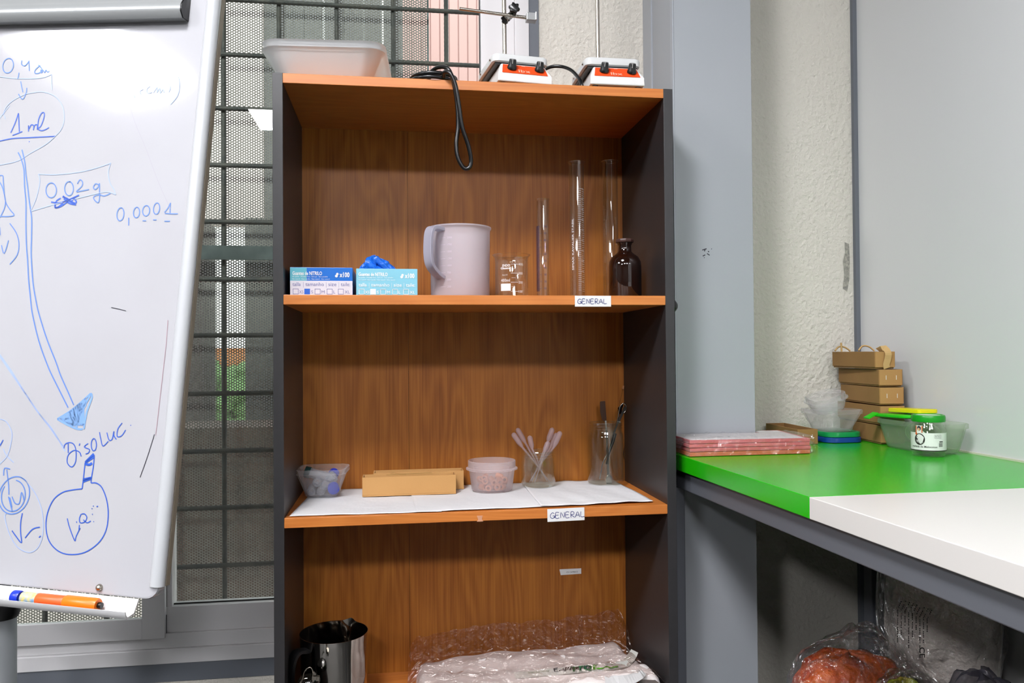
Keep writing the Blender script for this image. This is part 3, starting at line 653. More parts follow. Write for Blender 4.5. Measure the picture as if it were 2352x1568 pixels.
def cylinder(px0, px1, pyt, Y, lab, kind):
    prof = [(1.9, .0), (1.9, .012), (1.0, .022), (1.0, .985), (1.14, .998), (1.16, 1), (1.1, 1), (.93, .985), (.93, .03), (0, .03)]
    t_, c_, R_, h_, bo_ = vessel('graduated_cylinder', px0, px1, pyt, Y, prof, M_glass, lab, 'graduated cylinder', 32)
    m_ = MB(); m_.tube([c_+Vector((R_*1.12*math.cos(a_), R_*1.12*math.sin(a_), h_)) for a_ in [i*math.pi/12 for i in range(24)]], .0007, 6, closed=True); m_.build('rim', M_glass2, t_)
    m_ = MB()
    if kind == 0:
        for k in range(10):
            zz = h_*(.72-.068*k); text(m_, str(100-10*k), (0, 0, 0), (1, 0, 0), (0, 0, 1), None, .0046, warp=cylwarp(c_, R_*1.02, .15, zz-.002))
            for j in range(5):
                q_ = cylwarp(c_, R_*1.02, -1.25, zz-h_*.0136*j); ribbon(m_, [q_(i*R_*.28, 0) for i in range(3 if j else 5)], .0004, (0, -1, 0))
        q_ = cylwarp(c_, R_*1.015, -1.45, h_*.08); m_2 = MB(); m_2.add([q_(R_*.9*i/5, h_*.65*j) for j in range(2) for i in range(6)], [(i, i+1, i+7, i+6) for i in range(5)])
        m_2.build('blue_stripe', clear('violet_enamel', 'b8a6bb', 'b8a6bb', .5, .25, .4), t_)
        m_.build('scale_print', mat('violet_print', '3a3257', .5), t_)
    else:
        for k in range(50):
            zz = h_*(.80-.0150*k); q_ = cylwarp(c_, R_*1.02, (.15 if kind == 1 else -1.3), zz); ribbon(m_, [q_(i*R_*.22, 0) for i in range(5 if k % 5 == 0 else 3)], .0004, (0, -1, 0))
            if kind == 1:
                q_ = cylwarp(c_, R_*1.02, .75, zz-h_*.0075); ribbon(m_, [q_(i*R_*.22, 0) for i in range(3)], .0004, (0, -1, 0))
        if kind == 1: text(m_, 'SIMAX KAVALIER STABIL', (0, 0, 0), (1, 0, 0), (0, 0, 1), .112, .0048, warp=lambda x, y: cylwarp(c_, R_*1.02, -.42, h_*.21+x)(-y, 0))
        m_.build('scale_print', mat('white_enamel', 'f2ece8', .5) if kind == 1 else mat('brown_print', '6b4a26', .5), t_)
cylinder(1233, 1262, 458, .13, 'shortest glass graduated cylinder, with a violet printed scale', 0)
cylinder(1309, 1343, 373, .12, 'tall glass graduated cylinder with white lettering running up its side', 1)
cylinder(1386, 1420, 371, .215, 'tall glass graduated cylinder behind the brown bottle', 2)
# amber bottle
M_amber = mat('amber_glass', '1f0d07', .06, coat=.5)
prof = [(0, 0), (.92, 0), (1, .03), (1, .55), (.97, .63), (.82, .71), (.55, .765), (.41, .80), (.39, .90), (.44, .93), (.46, .955), (.44, .965), (0, .965)]
tbt, cbt, Rbt, hbt, bo = vessel('reagent_bottle', 1399, 1472, 551, .12, prof, M_amber, 'dark amber reagent bottle with a brown stopper at the right end of the upper shelf', 'bottle', 40)
m = MB(); m.lathe([(0, hbt*.94), (.40*Rbt, hbt*.94), (.55*Rbt, hbt*.955), (.57*Rbt, hbt*.985), (.54*Rbt, hbt*1.01), (0, hbt*1.01)], cbt, 10); m.build('stopper', mat('brown_stopper', '4b302a', .5), tbt, bevel=.0008)

# ================================================================ SHELF WITH PAPER
def sheetmesh(corners, nx, ny, wob, seed, z0_=.0008):
    rg_ = random.Random(seed); ph = [rg_.uniform(0, 6) for _ in range(6)]; a_, b_, c_, d_ = [Vector(q) for q in corners]; vs = []
    for j in range(ny+1):
        for i in range(nx+1):
            u, v = i/nx, j/ny; p = a_.lerp(b_, u).lerp(d_.lerp(c_, u), v)
            e = .5+.5*math.sin(9*u+ph[0]+2*v)*math.cos(5*v+ph[1]); z = z0_ + wob*(.5*e*e + .2*(1+math.sin(23*u+7*v+ph[2])))
            vs.append(Vector((p.x, p.y, p.z+z)))
    m_ = MB(); m_.add(vs, [(j*(nx+1)+i, j*(nx+1)+i+1, (j+1)*(nx+1)+i+1, (j+1)*(nx+1)+i) for j in range(ny) for i in range(nx)]); return m_
zp = ZB+.0003
sh = [(((.008, .012, zp), (.300, .004, zp), (.310, .302, zp), (.025, .302, zp)), .0008, 'left sheet of white lining paper under the tub of caps'),
      (((.250, .004, zp), (.560, .014, zp), (.565, .303, zp), (.240, .303, zp)), .0018, 'middle sheet of white lining paper under the round tub'),
      (((.500, .008, zp), (.738, .022, zp), (.728, .300, zp), (.505, .302, zp)), .0030, 'right sheet of white lining paper under the two glass jars')]
for k, (cn, z0_, lab) in enumerate(sh):
    o = sheetmesh(cn, 40, 24, .0016 if k < 2 else .003, k+2, z0_).build('lining_paper', mat('thin_paper', 'eae9ea', .8, bump=(9, .6, .012)), smooth=80); tag(o, lab, 'paper', 'white paper sheets lining the shelf')
    sm = o.modifiers.new('thick', 'SOLIDIFY'); sm.thickness = .0002
ZP = ZB+.0045
M_tub = frosted('clear_tub_plastic', 'f2f0f4', .15, .12, edge=.5); M_tubf = frosted('milky_tub_plastic', 'fdf0f3', .30, .25, edge=.45)

# square tub with centrifuge tubes
def tub(nm, c, ux, uy, w0, d0, w1, d1, h, r, mtl, lab, cat, lip=.004, group=None, th=.0012):
    t_ = empty(nm, c, lab, cat, group); rings = []; c = Vector(c)
    for z, w_, d_, rr in ((0, w0*.88, d0*.88, r*.9), (.003, w0*.96, d0*.96, r), (.012, w0, d0, r), (h-.010, w1, d1, r), (h-.010, w1+2*lip, d1+2*lip, r+lip), (h-.001, w1+2*lip, d1+2*lip, r+lip), (h, w1+2*lip-.002, d1+2*lip-.002, r+lip), (h, w1+.001, d1+.001, r), (h-.003, w1-2*th, d1-2*th, r), (.012, w0-2*th, d0-2*th, r), (.004, w0*.94-2*th, d0*.94-2*th, r)):
        rings.append(rrect(c+Vector((0, 0, z)), ux, uy, w_, d_, rr, 5))
    m_ = MB(); m_.loft(rings, True, True); m_.build('body', mtl, t_, smooth=40); return t_
ct = Vector((.052, .222, ZP)); an = math.radians(-4); ux = Vector((math.cos(an), math.sin(an), 0)); uy = Vector((-math.sin(an), math.cos(an), 0))
tub('plastic_tub', ct, ux, uy, .074, .074, .100, .100, .060, .018, M_tub, 'square clear plastic tub of capped tubes at the left end of the papered shelf', 'tub')
M_tube = frosted('tube_plastic', 'dfe3ea', .35, .2)
def tubecap(p, d, L_, r, cap, lab, grp=None):
    d = Vector(d).normalized(); p = Vector(p); t_ = empty('sample_tube', p, lab, 'tube', grp); m_ = MB()
    m_.lathe([(0, 0), (r*.5, .003), (r*.98, .012), (r, L_), (r*.9, L_), (r*.88, .014), (0, .006)], p, 16, ax=d); m_.build('barrel', M_tube, t_, smooth=45)
    if cap:
        m_ = MB(); m_.lathe([(0, L_+.008), (r*1.15, L_+.008), (r*1.2, L_+.006), (r*1.2, L_-.004), (r*1.02, L_-.004)], p, 20, ax=d); m_.build('cap', cap, t_, smooth=35)
M_bcap = mat('blue_cap', '2a3fc0', .4); M_gcap = mat('dark_green_cap', '0c3a38', .4)
tubecap(ct+Vector((.020, .020, .020)), (.1, -.95, -.08), .040, .0105, M_bcap, 'sample tube with a round blue cap facing out, low in the square tub')
tubecap(ct+Vector((.000, -.030, .016)), (.35, .85, .42), .060, .0095, M_bcap, 'sample tube with a blue cap pointing to the back of the square tub')
tubecap(ct+Vector((.034, -.012, .034)), (-.95, .08, .24), .066, .0105, M_gcap, 'sample tube with a dark green cap propped on the rim of the square tub')
for i, (x, y, z, wh) in enumerate(((-.022, -.034, .010, 'low at the left'), (-.003, -.035, .010, 'low in the middle'), (-.012, -.034, .029, 'lying on the two lower ones'))):
    tubecap(ct+Vector((x, y, z)), (.05*i-.03, 1, .05), .055, .0095, None, 'uncapped clear sample tube in the square tub, '+wh, 'uncapped tubes in the square tub')

# cardboard trays
def cardtray(c, ang, w_, d_, h, mtl, lab, grp, staples=False, nm='cardboard_tray'):
    c = Vector(c); ux_ = Vector((math.cos(ang), math.sin(ang), 0)); uy_ = Vector((-math.sin(ang), math.cos(ang), 0)); uz_ = Vector((0, 0, 1)); th = .003
    t_ = empty(nm, c, lab, 'box', grp); m_ = MB()
    m_.obox(c+uz_*.0015, (ux_, uy_, uz_), (w_, d_, .003))
    m_.build('base', mtl, t_); m_ = MB()
    for s_ in (-1, 1):
        m_.obox(c+uy_*s_*(d_/2-th/2)+uz_*(h/2+.0015), (ux_, uy_, uz_), (w_, th, h-.003)); m_.obox(c+ux_*s_*(w_/2-th/2)+uz_*(h/2+.0015), (ux_, uy_, uz_), (th, d_-2*th, h-.003))
    m_.build('side_wall', mtl, t_, bevel=.0006)
    if staples:
        m_ = MB()
        for q in (-.28, .28): m_.obox(c-uy_*(d_/2+.0004)+ux_*(w_*q*.8)+uz_*(h*.5), (ux_, uy_, uz_), (.0009, .0008, .010))
        m_.build('staple', mat('staple_wire', 'e8e6e0', .3), t_)
    return t_
M_cl = mat('cardboard_light', 'cf9c5e', .85, bump=(300, .15, .001), var=(9, 'c59255', .6))
p = onZ(938, 1144, .0045)
cardtray((.240, .2055, ZP-.001), .008, .203, .044, .0415, M_cl, 'front one of the two small open cardboard trays on the papered shelf', 'cardboard trays on the papered shelf')
cardtray((.262, .2640, ZP-.001), .008, .203, .044, .0415, M_cl, 'rear one of the two small open cardboard trays on the papered shelf', 'cardboard trays on the papered shelf')
m = MB(); m.tube(smooth_path([onY(898, 1087, .215), onY(905, 1085, .21), onY(920, 1089, .208), onY(932, 1090, .21)], 4), .0009, 6)
m.tube([Vector((.19, .214, ZP+.040)), Vector((.29, .222, ZP+.041))], .0012, 8)
tag(m.build('thin_glass_rod', M_glass2), 'thin clear rod poking out of the front cardboard tray', 'rod')

# round tub with rubber rings
cr = onZ(1130, 1132, .0045); Rr = .0560; cr = Vector((cr.x+.005, cr.y+.042, ZP))
t = empty('round_tub', cr, 'round milky plastic tub of orange rubber rings, centre of the papered shelf', 'tub')
m = MB(); m.lathe([(0, 0), (.043, 0), (.046, .003), (.0515, .046), (.0515, .047), (.0580, .047), (.0580, .050), (.0535, .052), (.0535, .066), (.0525, .067), (.0522, .052), (.0498, .046), (.0445, .004), (0, .003)], cr, 48)
m.build('body', M_tubf, t, smooth=40)
rg = random.Random(11)
for k in range(14):
    a_ = rg.uniform(0, 6.28); rr = rg.uniform(.006, .031); zz = .009 + .011*(k // 6)
    if k < 8: a_ = -2.4 + k*.26; rr = .030; zz = .010 + .014*(k % 2)
    p = cr+Vector((rr*math.cos(a_), rr*math.sin(a_), zz)); d = Vector((rg.uniform(-.6, .6), -1 if k < 8 else rg.uniform(-1, 1), rg.uniform(-.3, .5))).normalized()
    m = MB(); m.lathe([(.0035, -.008), (.0073, -.008), (.0076, 0), (.0073, .008), (.0035, .008), (.0035, -.008)], p, 14, ax=d)
    tag(m.build('rubber_ring', mat('orange_rubber', 'd98a58', .6), smooth=40), 'short orange rubber ring lying in the round milky tub', 'rubber ring', 'orange rubber rings in the round tub')

# jar with pipettes
def jar(nm, c, R_, h, neckR, neckh, mtl, lab, thick=.0025):
    t_ = empty(nm, c, lab, 'jar'); m_ = MB()
    m_.lathe([(0, .002), (R_*.8, 0), (R_*.95, .003), (R_, .010), (R_, h-neckh-.018), (R_*.97, h-neckh-.008), (neckR, h-neckh), (neckR, h-neckh*.72), (neckR+.002, h-neckh*.66), (neckR, h-neckh*.55), (neckR, h-neckh*.4), (neckR+.002, h-neckh*.33), (neckR, h-neckh*.22), (neckR+.0005, h), (neckR-thick, h), (neckR-thick, h-neckh), (R_-thick, h-neckh-.014), (R_-thick, .012), (R_*.8, .007), (0, .006)], c, 48)
    m_.build('body', mtl, t_, smooth=40)
    m_ = MB(); m_.tube([Vector(c)+Vector(((neckR-thick/2)*math.cos(a__), (neckR-thick/2)*math.sin(a__), h)) for a__ in [i*math.pi/18 for i in range(36)]], .0011, 6, closed=True); m_.build('rim', M_glass2, t_)
    return t_
cjr = Vector((onZ(1238, 1122, .0045).x+.005, onZ(1238, 1122, .0045).y+.036, ZP)); cjr.y = min(cjr.y, .262)
RJ = .0395
jar('glass_jar', cjr, RJ, .081, .0375, .018, M_glass2, 'short glass jar holding plastic pipettes on the papered shelf')
M_pip = frosted('pipette_plastic', 'e4cdd2', .42, .25)
Yq = cjr.y
PIP = [((1177, 994), (1198, 1024), (1262, 1108), -.006, 'pipette leaning furthest left in the short jar'), ((1187, 983), (1205, 1014), (1256, 1104), .008, 'pipette behind the leftmost one in the short jar'),
       ((1216, 1000), (1222, 1029), (1244, 1085), .0, 'short upright pipette near the middle of the jar'), ((1270, 982), (1259, 1011), (1222, 1112), .006, 'tallest right leaning pipette in the short jar'),
       ((1260, 1013), (1251, 1036), (1228, 1108), -.014, 'low right leaning pipette at the front of the short jar'), ((1279, 994), (1266, 1024), (1219, 1106), .012, 'second pipette from the right in the short jar'),
       ((1288, 990), (1273, 1024), (1216, 1110), -.002, 'pipette leaning furthest right in the short jar')]
for (a_, b_, c_, dy, lab) in PIP:
    A, B_, C_ = onY(*a_, Yq+dy), onY(*b_, Yq+dy), onY(*c_, Yq+dy)
    C_.z = max(C_.z, ZP+.010)
    d1 = (B_-A).normalized(); Ln = (B_-A).length
    pts = [A, A+d1*.001, A+d1*.003, A+d1*.006, A+d1*(Ln*.75), A+d1*(Ln*.95), A+d1*Ln*1.1, A.lerp(C_, .6), C_]; rs = [.0005, .003, .0050, .0062, .0060, .0045, .0026, .0022, .0010]
    tag(MB().tube(pts, rs, 12).build('transfer_pipette', M_pip, smooth=60), 'clear plastic ' + lab, 'pipette', 'plastic pipettes in the short jar')
# tall jar with tools
ctl = Vector((onZ(1399, 1116, .0045).x+.003, .252, ZP)); 
hT = onY(1399, 970, .246).z - ZP
tj = jar('glass_jar', ctl, .0435, hT, .0380, .020, clear('tall_jar_glass', 'f7f8f4', 'ffffff', .05, .06, .5, 2.0), 'tall glass jar holding a spoon and spatulas, at the right end of the papered shelf')
Yt = ctl.y
def flat(pts, w0, nrm, th=.0012):
    m_ = MB(); P_ = [Vector(p) for p in pts]; rings = []
    for i, p in enumerate(P_):
        t_ = (P_[min(i+1, len(P_)-1)]-P_[max(i-1, 0)]).normalized(); s_ = t_.cross(Vector(nrm)).normalized(); nn = s_.cross(t_).normalized(); w_ = w0[i]/2
        rings.append([p+s_*w_+nn*th/2, p-s_*w_+nn*th/2, p-s_*w_-nn*th/2, p+s_*w_-nn*th/2])
    m_.loft(rings, True, True); return m_
sp = empty('steel_spoon', onY(1398, 1106, Yt-.01), 'steel spoon standing bowl down in the tall jar', 'spoon')
m = MB(); cc = onY(1399, 1102, Yt-.012); 
for sgn in (1,):
    rings = []
    for i in range(9):
        a_ = math.pi*i/8; r = math.sin(a_); z = -.013*math.cos(a_)
        rings.append([cc+Vector((.008*r*math.cos(q_), -.003*r*math.sin(q_)*(1 if math.sin(q_) < 0 else .3), z)) for q_ in [k*math.pi/8 for k in range(16)]])
    m.loft(rings)
m.build('bowl', M_steel, sp, smooth=60)
flat(smooth_path([onY(1399, 1090, Yt-.012), onY(1398, 1050, Yt-.006), onY(1408, 1000, Yt+.004), onY(1422, 965, Yt+.008), onY(1436, 935, Yt+.01)], 4), [.003]*8+[.004]*4+[.006]*4+[.008], (0, 1, .1)).build('handle', M_steel, sp, smooth=40)
sp = empty('wire_loop_tool', onY(1390, 1090, Yt), 'dark steel looped tool leaning right in the tall jar', 'tool')
m = MB(); lp = [onY(x, y, Yt+.014) for x, y in ((1377, 1100), (1381, 1080), (1385, 1062), (1400, 1030), (1413, 990), (1424, 955), (1436, 945), (1438, 932), (1432, 926), (1424, 934), (1421, 950), (1416, 975))]
m.tube(smooth_path(lp, 5), .0014, 8); m.build('wire', M_steel, sp, smooth=60)
m = flat([onY(1424, 950, Yt+.016), onY(1424, 938, Yt+.016), onY(1430, 928, Yt+.016)], [.006, .011, .006], (0, 1, 0)); m.build('loop_plate', mat('dark_steel', '2a1a17', .25, metal=.7), sp)
sp = empty('spatula', onY(1388, 1000, Yt+.02), 'spatula with a dark flat blade standing at the back of the tall jar', 'spatula')
flat([onY(1380, 924, Yt+.02), onY(1384, 922, Yt+.02), onY(1385, 945, Yt+.02), onY(1388, 962, Yt+.02), onY(1391, 968, Yt+.02)], [.006, .013, .014, .011, .004], (0, 1, 0)).build('blade', mat('dark_blade', '4a2c1c', .35), sp)
flat([onY(1391, 966, Yt+.02), onY(1394, 1000, Yt+.014), onY(1396, 1100, Yt+.006)], [.004]*3, (0, 1, 0)).build('shaft', M_steel, sp)
sp = empty('thin_stick', onY(1420, 930, Yt), 'thin clear stick, the tallest tool in the tall jar', 'stick')
m = MB(); m.tube([onY(1432, 888, .298), onY(1411, 975, .262), onY(1398, 1020, .245), onY(1386, 1106, .232)], .0011, 6); m.build('stick_rod', M_glass2, sp)
m = MB(); m.tube([onY(1432, 886, .299), onY(1431, 893, .296)], .0022, 8); m.build('tip', mat('orange_tip', 'c98a55', .5), sp)
sp = MB().tube(smooth_path([onY(1414, 995, Yt-.002), onY(1408, 1015, Yt-.003), onY(1398, 1042, Yt-.004), onY(1393, 1066, Yt-.005)], 4), [.0032]*4+[.0030]*5+[.0022]*4, 8).build('black_handled_probe', M_blackp, smooth=60)
tag(sp, 'short black handle of a probe leaning inside the tall jar', 'probe')
m = MB(); q = cylwarp(ctl, .0404, .0, 0)
for k, (ang, rr, mm_, nm_) in enumerate(((1.25, .0142, mat('dark_label', '0c1512', .5), 'round_label'),)):
    pts = []
    for i in range(20):
        a_ = 2*math.pi*i/20; pts.append(Vector((ctl.x+.0441*math.sin(ang+rr*math.cos(a_)/.0435), ctl.y-.0441*math.cos(ang+rr*math.cos(a_)/.0435), ctl.z+hT*.50+rr*math.sin(a_))))
    mm = MB(); mm.add(pts, [tuple(range(20))]); mm.build(nm_, mm_, tj)
    pts = [Vector((ctl.x+.0445*math.sin(ang+rr*.5*math.cos(a_)/.0435), ctl.y-.0445*math.cos(ang+rr*.5*math.cos(a_)/.0435), ctl.z+hT*.47+rr*.4*math.sin(a_))) for a_ in [2*math.pi*i/12 for i in range(12)]]
    mm = MB(); mm.add(pts, [tuple(range(12))]); mm.build('label_emblem', mat('olive_print', '9aa032', .5), tj)

# ================================================================ LOWER SHELF
Zc = ZCs
cp = Vector((onY(767, 1450, .125).x, .125, Zc)); hp_ = onY(767, 1450, .125).z-Zc; Rp = .0700
t = empty('steel_pitcher', cp, 'polished steel pitcher with a black handle on the lower shelf', 'pitcher')
m = MB(); m.lathe([(0, 0), (Rp*.96, 0), (Rp*.97, .003), (Rp*.955, hp_*.5), (Rp*.97, hp_*.9), (Rp, hp_), (Rp*.985, hp_), (Rp*.955, hp_*.9), (Rp*.94, .005), (0, .004)], cp, 64)
for i, v_ in enumerate(m.v):
    dv = v_-cp; a_ = math.atan2(dv.y, dv.x); k_ = max(0, 1-abs(a_-1.15)/.22)
    if dv.z > hp_*.85: m.v[i] = v_ + Vector((math.cos(1.15), math.sin(1.15), 0))*.010*k_*((dv.z-hp_*.85)/(hp_*.15)) + Vector((0, 0, .004*k_*((dv.z-hp_*.85)/(hp_*.15))))
m.build('body', mat('polished_steel', 'c9c4bd', .07, metal=1), t, smooth=40)
hd = Vector((math.cos(math.radians(222)), math.sin(math.radians(222)), 0)); hs = hd.cross(Vector((0, 0, 1)))
P_ = smooth_path([cp+hd*r+Vector((0, 0, z)) for r, z in ((Rp*.96, hp_*.88), (Rp+.020, hp_*.90), (Rp+.034, hp_*.78), (Rp+.036, hp_*.5), (Rp+.026, hp_*.28), (Rp*.96, hp_*.2))], 5)
m = MB(); rings = []
for i, p in enumerate(P_):
    tt = (P_[min(i+1, len(P_)-1)]-P_[max(i-1, 0)]).normalized(); nn = tt.cross(hs).normalized()
    rings.append([p+hs*x+nn*y for x, y in ((-.011, -.003), (0, -.006), (.011, -.003), (.011, .003), (0, .006), (-.011, .003))])
m.loft(rings, True, True); m.build('handle', M_blackp, t, smooth=50)
# bottle with wire bail, just entering the frame
cb2 = Vector((onY(708, 1568, .035).x+.002, .033, Zc)); hb2 = onY(708, 1562, .03).z-Zc
t = empty('wire_bail_jar', cb2, 'small dark jar with a bright wire clasp in front of the steel pitcher', 'jar')
m = MB(); m.lathe([(0, 0), (.024, 0), (.026, .004), (.026, hb2*.75), (.020, hb2*.9), (.020, hb2), (0, hb2)], cb2, 32); m.build('body', M_blackp, t, smooth=40)
m = MB(); m.lathe([(0, hb2+.006), (.018, hb2+.005), (.0215, hb2), (.0215, hb2-.004)], cb2, 32); m.build('lid', mat('dark_lid', '15130f', .15, coat=.5), t, smooth=40)
m = MB()
m.tube(smooth_path([onY(x, y, .006) for x, y in ((692, 1568), (696, 1556), (698, 1545), (704, 1536), (712, 1532), (717, 1537), (719, 1548), (718, 1558), (719, 1566))], 4), .0011, 8)
m.tube(smooth_path([onY(x, y, .010) for x, y in ((689, 1568), (694, 1561), (699, 1558), (706, 1557))], 4), .0011, 8)
m.obox(onY(723, 1556, .005), ((1, 0, -.1), (0, 1, 0), (.1, 0, 1)), (.010, .006, .0065)); m.obox(onY(722, 1546, .005), ((1, 0, -1.5), (0, 1, 0), (1.5, 0, 1)), (.007, .004, .003))
m.obox(onY(730, 1557, .006), ((1, 0, -.1), (0, 1, 0), (.1, 0, 1)), (.006, .008, .008))
m.build('wire_bail', M_chrome, t, smooth=40)

# pack of folded white cloth in a clear bag
pk = empty('bagged_lab_coat', (.52, .14, Zc), 'folded white lab garments packed in a clear plastic bag on the lower shelf', 'package')
nx, ny = 48, 28; vs = []; rg = random.Random(4)
xL0, xR0 = .255, .728
for j in range(ny+1):
    v = j/ny; Y = .010+.250*v
    for i in range(nx+1):
        u = i/nx; x = xL0 + (xR0-xL0)*u - .012*(1-v) + .02*(1-v)*u*2
        edge = min(1, min(u, 1-u)*30)*min(1, min(v+.02, 1-v)*30)
        h = .040+.028*(1-v)**.8+.010*(u)+.004*math.sin(9*u+5*v)+.0035*math.sin(17*v+4*u+1)+.002*math.sin(31*u-11*v)
        vs.append(Vector((x, Y, Zc+.004+max(.004, h*edge**.3))))
m = MB(); m.add(vs, [(j*(nx+1)+i, j*(nx+1)+i+1, (j+1)*(nx+1)+i+1, (j+1)*(nx+1)+i) for j in range(ny) for i in range(nx)])
m.add([(xL0-.012, .01, Zc+.003), (xR0+.03, .01, Zc+.003), (xR0, .26, Zc+.003), (xL0, .26, Zc+.003)], [(0, 1, 2, 3)])
m.build('folded_cloth', mat('white_cloth', 'f3ece9', .85, bump=(20, .5, .01)), pk, smooth=70)
def cloth_z(x, y):
    v = (y-.010)/.250; u = (x-xL0)/(xR0-xL0); return Zc+.004+.040+.028*max(0, 1-v)**.8+.010*u+.004*math.sin(9*u+5*v)+.0035*math.sin(17*v+4*u+1)+.002*math.sin(31*u-11*v)
m = MB(); rows = []
def filmrow(pts): return [Vector(p) for p in pts]
nxf = 60
for j in range(13):
    v = j/12; row = []
    for i in range(nxf+1):
        u = i/nxf; x = .236+(.756-.236)*u; wr = .0022*math.sin(40*u+9*v)+.002*math.sin(73*u-14*v+1)+.0015*math.sin(131*u+20*v)
        if v < .65:
            vv = v/.65; Y = .004+.262*vv; xx = x-.010*(1-vv)*(1-u)+.006*u*(1-vv); drop = max(0, (abs(u-.5)-.44)/.06); z = cloth_z(min(max(xx, xL0), xR0), max(Y, .02))+.005+wr - drop*.03
        else:
            vv = (v-.65)/.35; xx = x+.006*(1-u)*vv; Y = .266+.030*vv; z = cloth_z(min(max(xx, xL0), xR0), .25)+.005+wr*.6+(.040+.012*u)*vv*min(1, (1.0-abs(u-.5)*2)*14+.3)
        row.append(Vector((xx, min(Y+wr*.5, .3045), z)))
    rows.append(row)
m.add([p for r in rows for p in r], [(j*(nxf+1)+i, j*(nxf+1)+i+1, (j+1)*(nxf+1)+i+1, (j+1)*(nxf+1)+i) for j in range(12) for i in range(nxf)])
bagm = clear('crinkled_film', 'fbf5f3', 'fff4ee', .22, .11, .5, 1.8, bump=(45, 1, .03)); m.build('clear_bag', bagm, pk, smooth=80)
def drape(px, py):          # point of the photo on the cloth
    z = .05-.4274
    for _ in range(8):
        p_ = onZ(px, py, z); z = cloth_z(p_.x, p_.y)-ZO
    p_.z += .0015; return p_
lb = MB()
def quadgrid(mb, fn, pts_top, pts_bot, k):
    T_ = smooth_path([(a_, b_, 0) for a_, b_ in pts_top], k); B_2 = smooth_path([(a_, b_, 0) for a_, b_ in pts_bot], k)
    mb.add([fn(q.x, q.y) for q in T_] + [fn(q.x, q.y) for q in B_2], [(i, i+1, len(T_)+i+1, len(T_)+i) for i in range(len(T_)-1)])
quadgrid(lb, drape, [(1180, 1545), (1300, 1533), (1420, 1520), (1440, 1505), (1450, 1492)], [(1185, 1560), (1300, 1549), (1428, 1536), (1455, 1520), (1466, 1500)], 6)
o = lb.build('packaging_tape', mat('white_tape', 'e8ebe4', .4), pk)
up = Vector((0, 0, .0008))
def tx(mb, s_, px, py, wpx, hpx, slope, bold=0):
    v_, f_ = text_geo(s_, 1.0, 1, bold); x0_ = min(p[0] for p in v_); x1_ = max(p[0] for p in v_)
    mb.add([drape(px+(p[0]-x0_)/(x1_-x0_)*wpx, py+slope*(p[0]-x0_)/(x1_-x0_)*wpx-p[1]/.72*hpx)+up for p in v_], f_)
m = MB(); tx(m, 'TTQ', 1310, 1544, 50, 10, -.10, .04); ribbon(m, [drape(1305+i*12, 1534-i*1.25)+up for i in range(10)], .0008, (0, 0, 1)); ribbon(m, [drape(1313+i*11.5, 1546-i*1.1)+up for i in range(10)], .0008, (0, 0, 1)); m.build('tape_print', mat('dark_green_print', '1f6a3a', .5), o)
m = MB(); tx(m, 'ILAB', 1362, 1539, 58, 10, -.09, .05); m.build('tape_print', mat('green_print', '5cab2a', .5), o)
m = MB(); tx(m, 'MATERIAL DE LABORATORIO', 1213, 1548, 48, 3, -.08); tx(m, 'MATERIAL', 1424, 1522, 24, 3, -.45); m.build('tape_print', mat('grey_green_print', '7b9a72', .5), o)
m = MB(); strokes = [[(1272, 1538), (1274, 1545), (1282, 1544)], [(1272, 1541), (1280, 1539)], [(1272, 1538), (1281, 1536)], [(1285, 1544), (1287, 1538), (1290, 1542), (1294, 1537), (1295, 1542)], [(1298, 1543), (1300, 1535), (1307, 1534), (1304, 1539), (1299, 1539)], [(1309, 1542), (1312, 1533), (1318, 1533), (1313, 1537), (1320, 1541)], [(1322, 1540), (1330, 1534), (1323, 1533), (1324, 1540), (1332, 1539)], [(1334, 1540), (1336, 1532), (1341, 1539), (1343, 1531)], [(1346, 1538), (1348, 1531), (1354, 1533), (1352, 1538), (1346, 1538)]]
for st in strokes: ribbon(m, [drape(a_, b_)+up*2 for a_, b_ in st], .0022, (0, 0, 1))
m.build('handwriting', M_inkk, pk)
lb = MB(); quadgrid(lb, drape, [(1388, 1553), (1440, 1551), (1462, 1540), (1477, 1526)], [(1392, 1580), (1446, 1574), (1474, 1561), (1488, 1546)], 5); lb.build('blank_label', M_paper, pk)

# ================================================================ WORKBENCH
Zb = .094+ZO; TH = .033
def xe(y): return .8055 - (y+.015)*.0450
yj0, yj1 = -.448, -.431
def slab(nm, poly, m_, lab, lo=Zb-TH):
    q = MB().prism([(x, y, lo) for x, y in poly], (0, 0, Zb-lo)).build(nm, m_, bevel=.0012); return tag(q, lab, 'worktop')
xw = XR-.0065
M_green = mat('green_laminate', '22b80a', .22, spec=.5, bump=(4, .15, .01)); M_whitel = mat('white_laminate', 'e4e0db', .28)
slab('worktop', [(xe(.136), .136), (xe(yj0), yj0+.0004), (xw, yj1+.0004), (xw, YW-.013), (XP1+.002, YW-.013), (XP1+.002, .136)], M_green, 'bright green worktop in the corner of the bench')
slab('worktop', [(xe(yj0), yj0-.0004), (xe(-1.75), -1.75), (xw, -1.75), (xw, yj1-.0004)], M_whitel, 'white worktop continuing the bench towards the viewer')
bf = empty('bench_frame', (1.1, -.7, 0), 'grey steel frame with legs carrying the green and white worktops', 'bench frame')
M_fr = mat('frame_grey', '63666d', .45)
zr = Zb-TH-.0005
m = MB(); x0a, x1a = xe(.13)+.014, xe(-1.7)+.014
m.hexa([(x0a, .13, zr-.042), (x0a+.03, .13, zr-.042), (x1a, -1.7, zr-.042), (x1a+.03, -1.7, zr-.042), (x0a, .13, zr), (x0a+.03, .13, zr), (x1a, -1.7, zr), (x1a+.03, -1.7, zr)]); m.build('rail', M_fr, bf, bevel=.002)
MB().box(xw-.045, xw-.012, -1.7, .3, zr-.04, zr).build('rail', M_fr, bf)
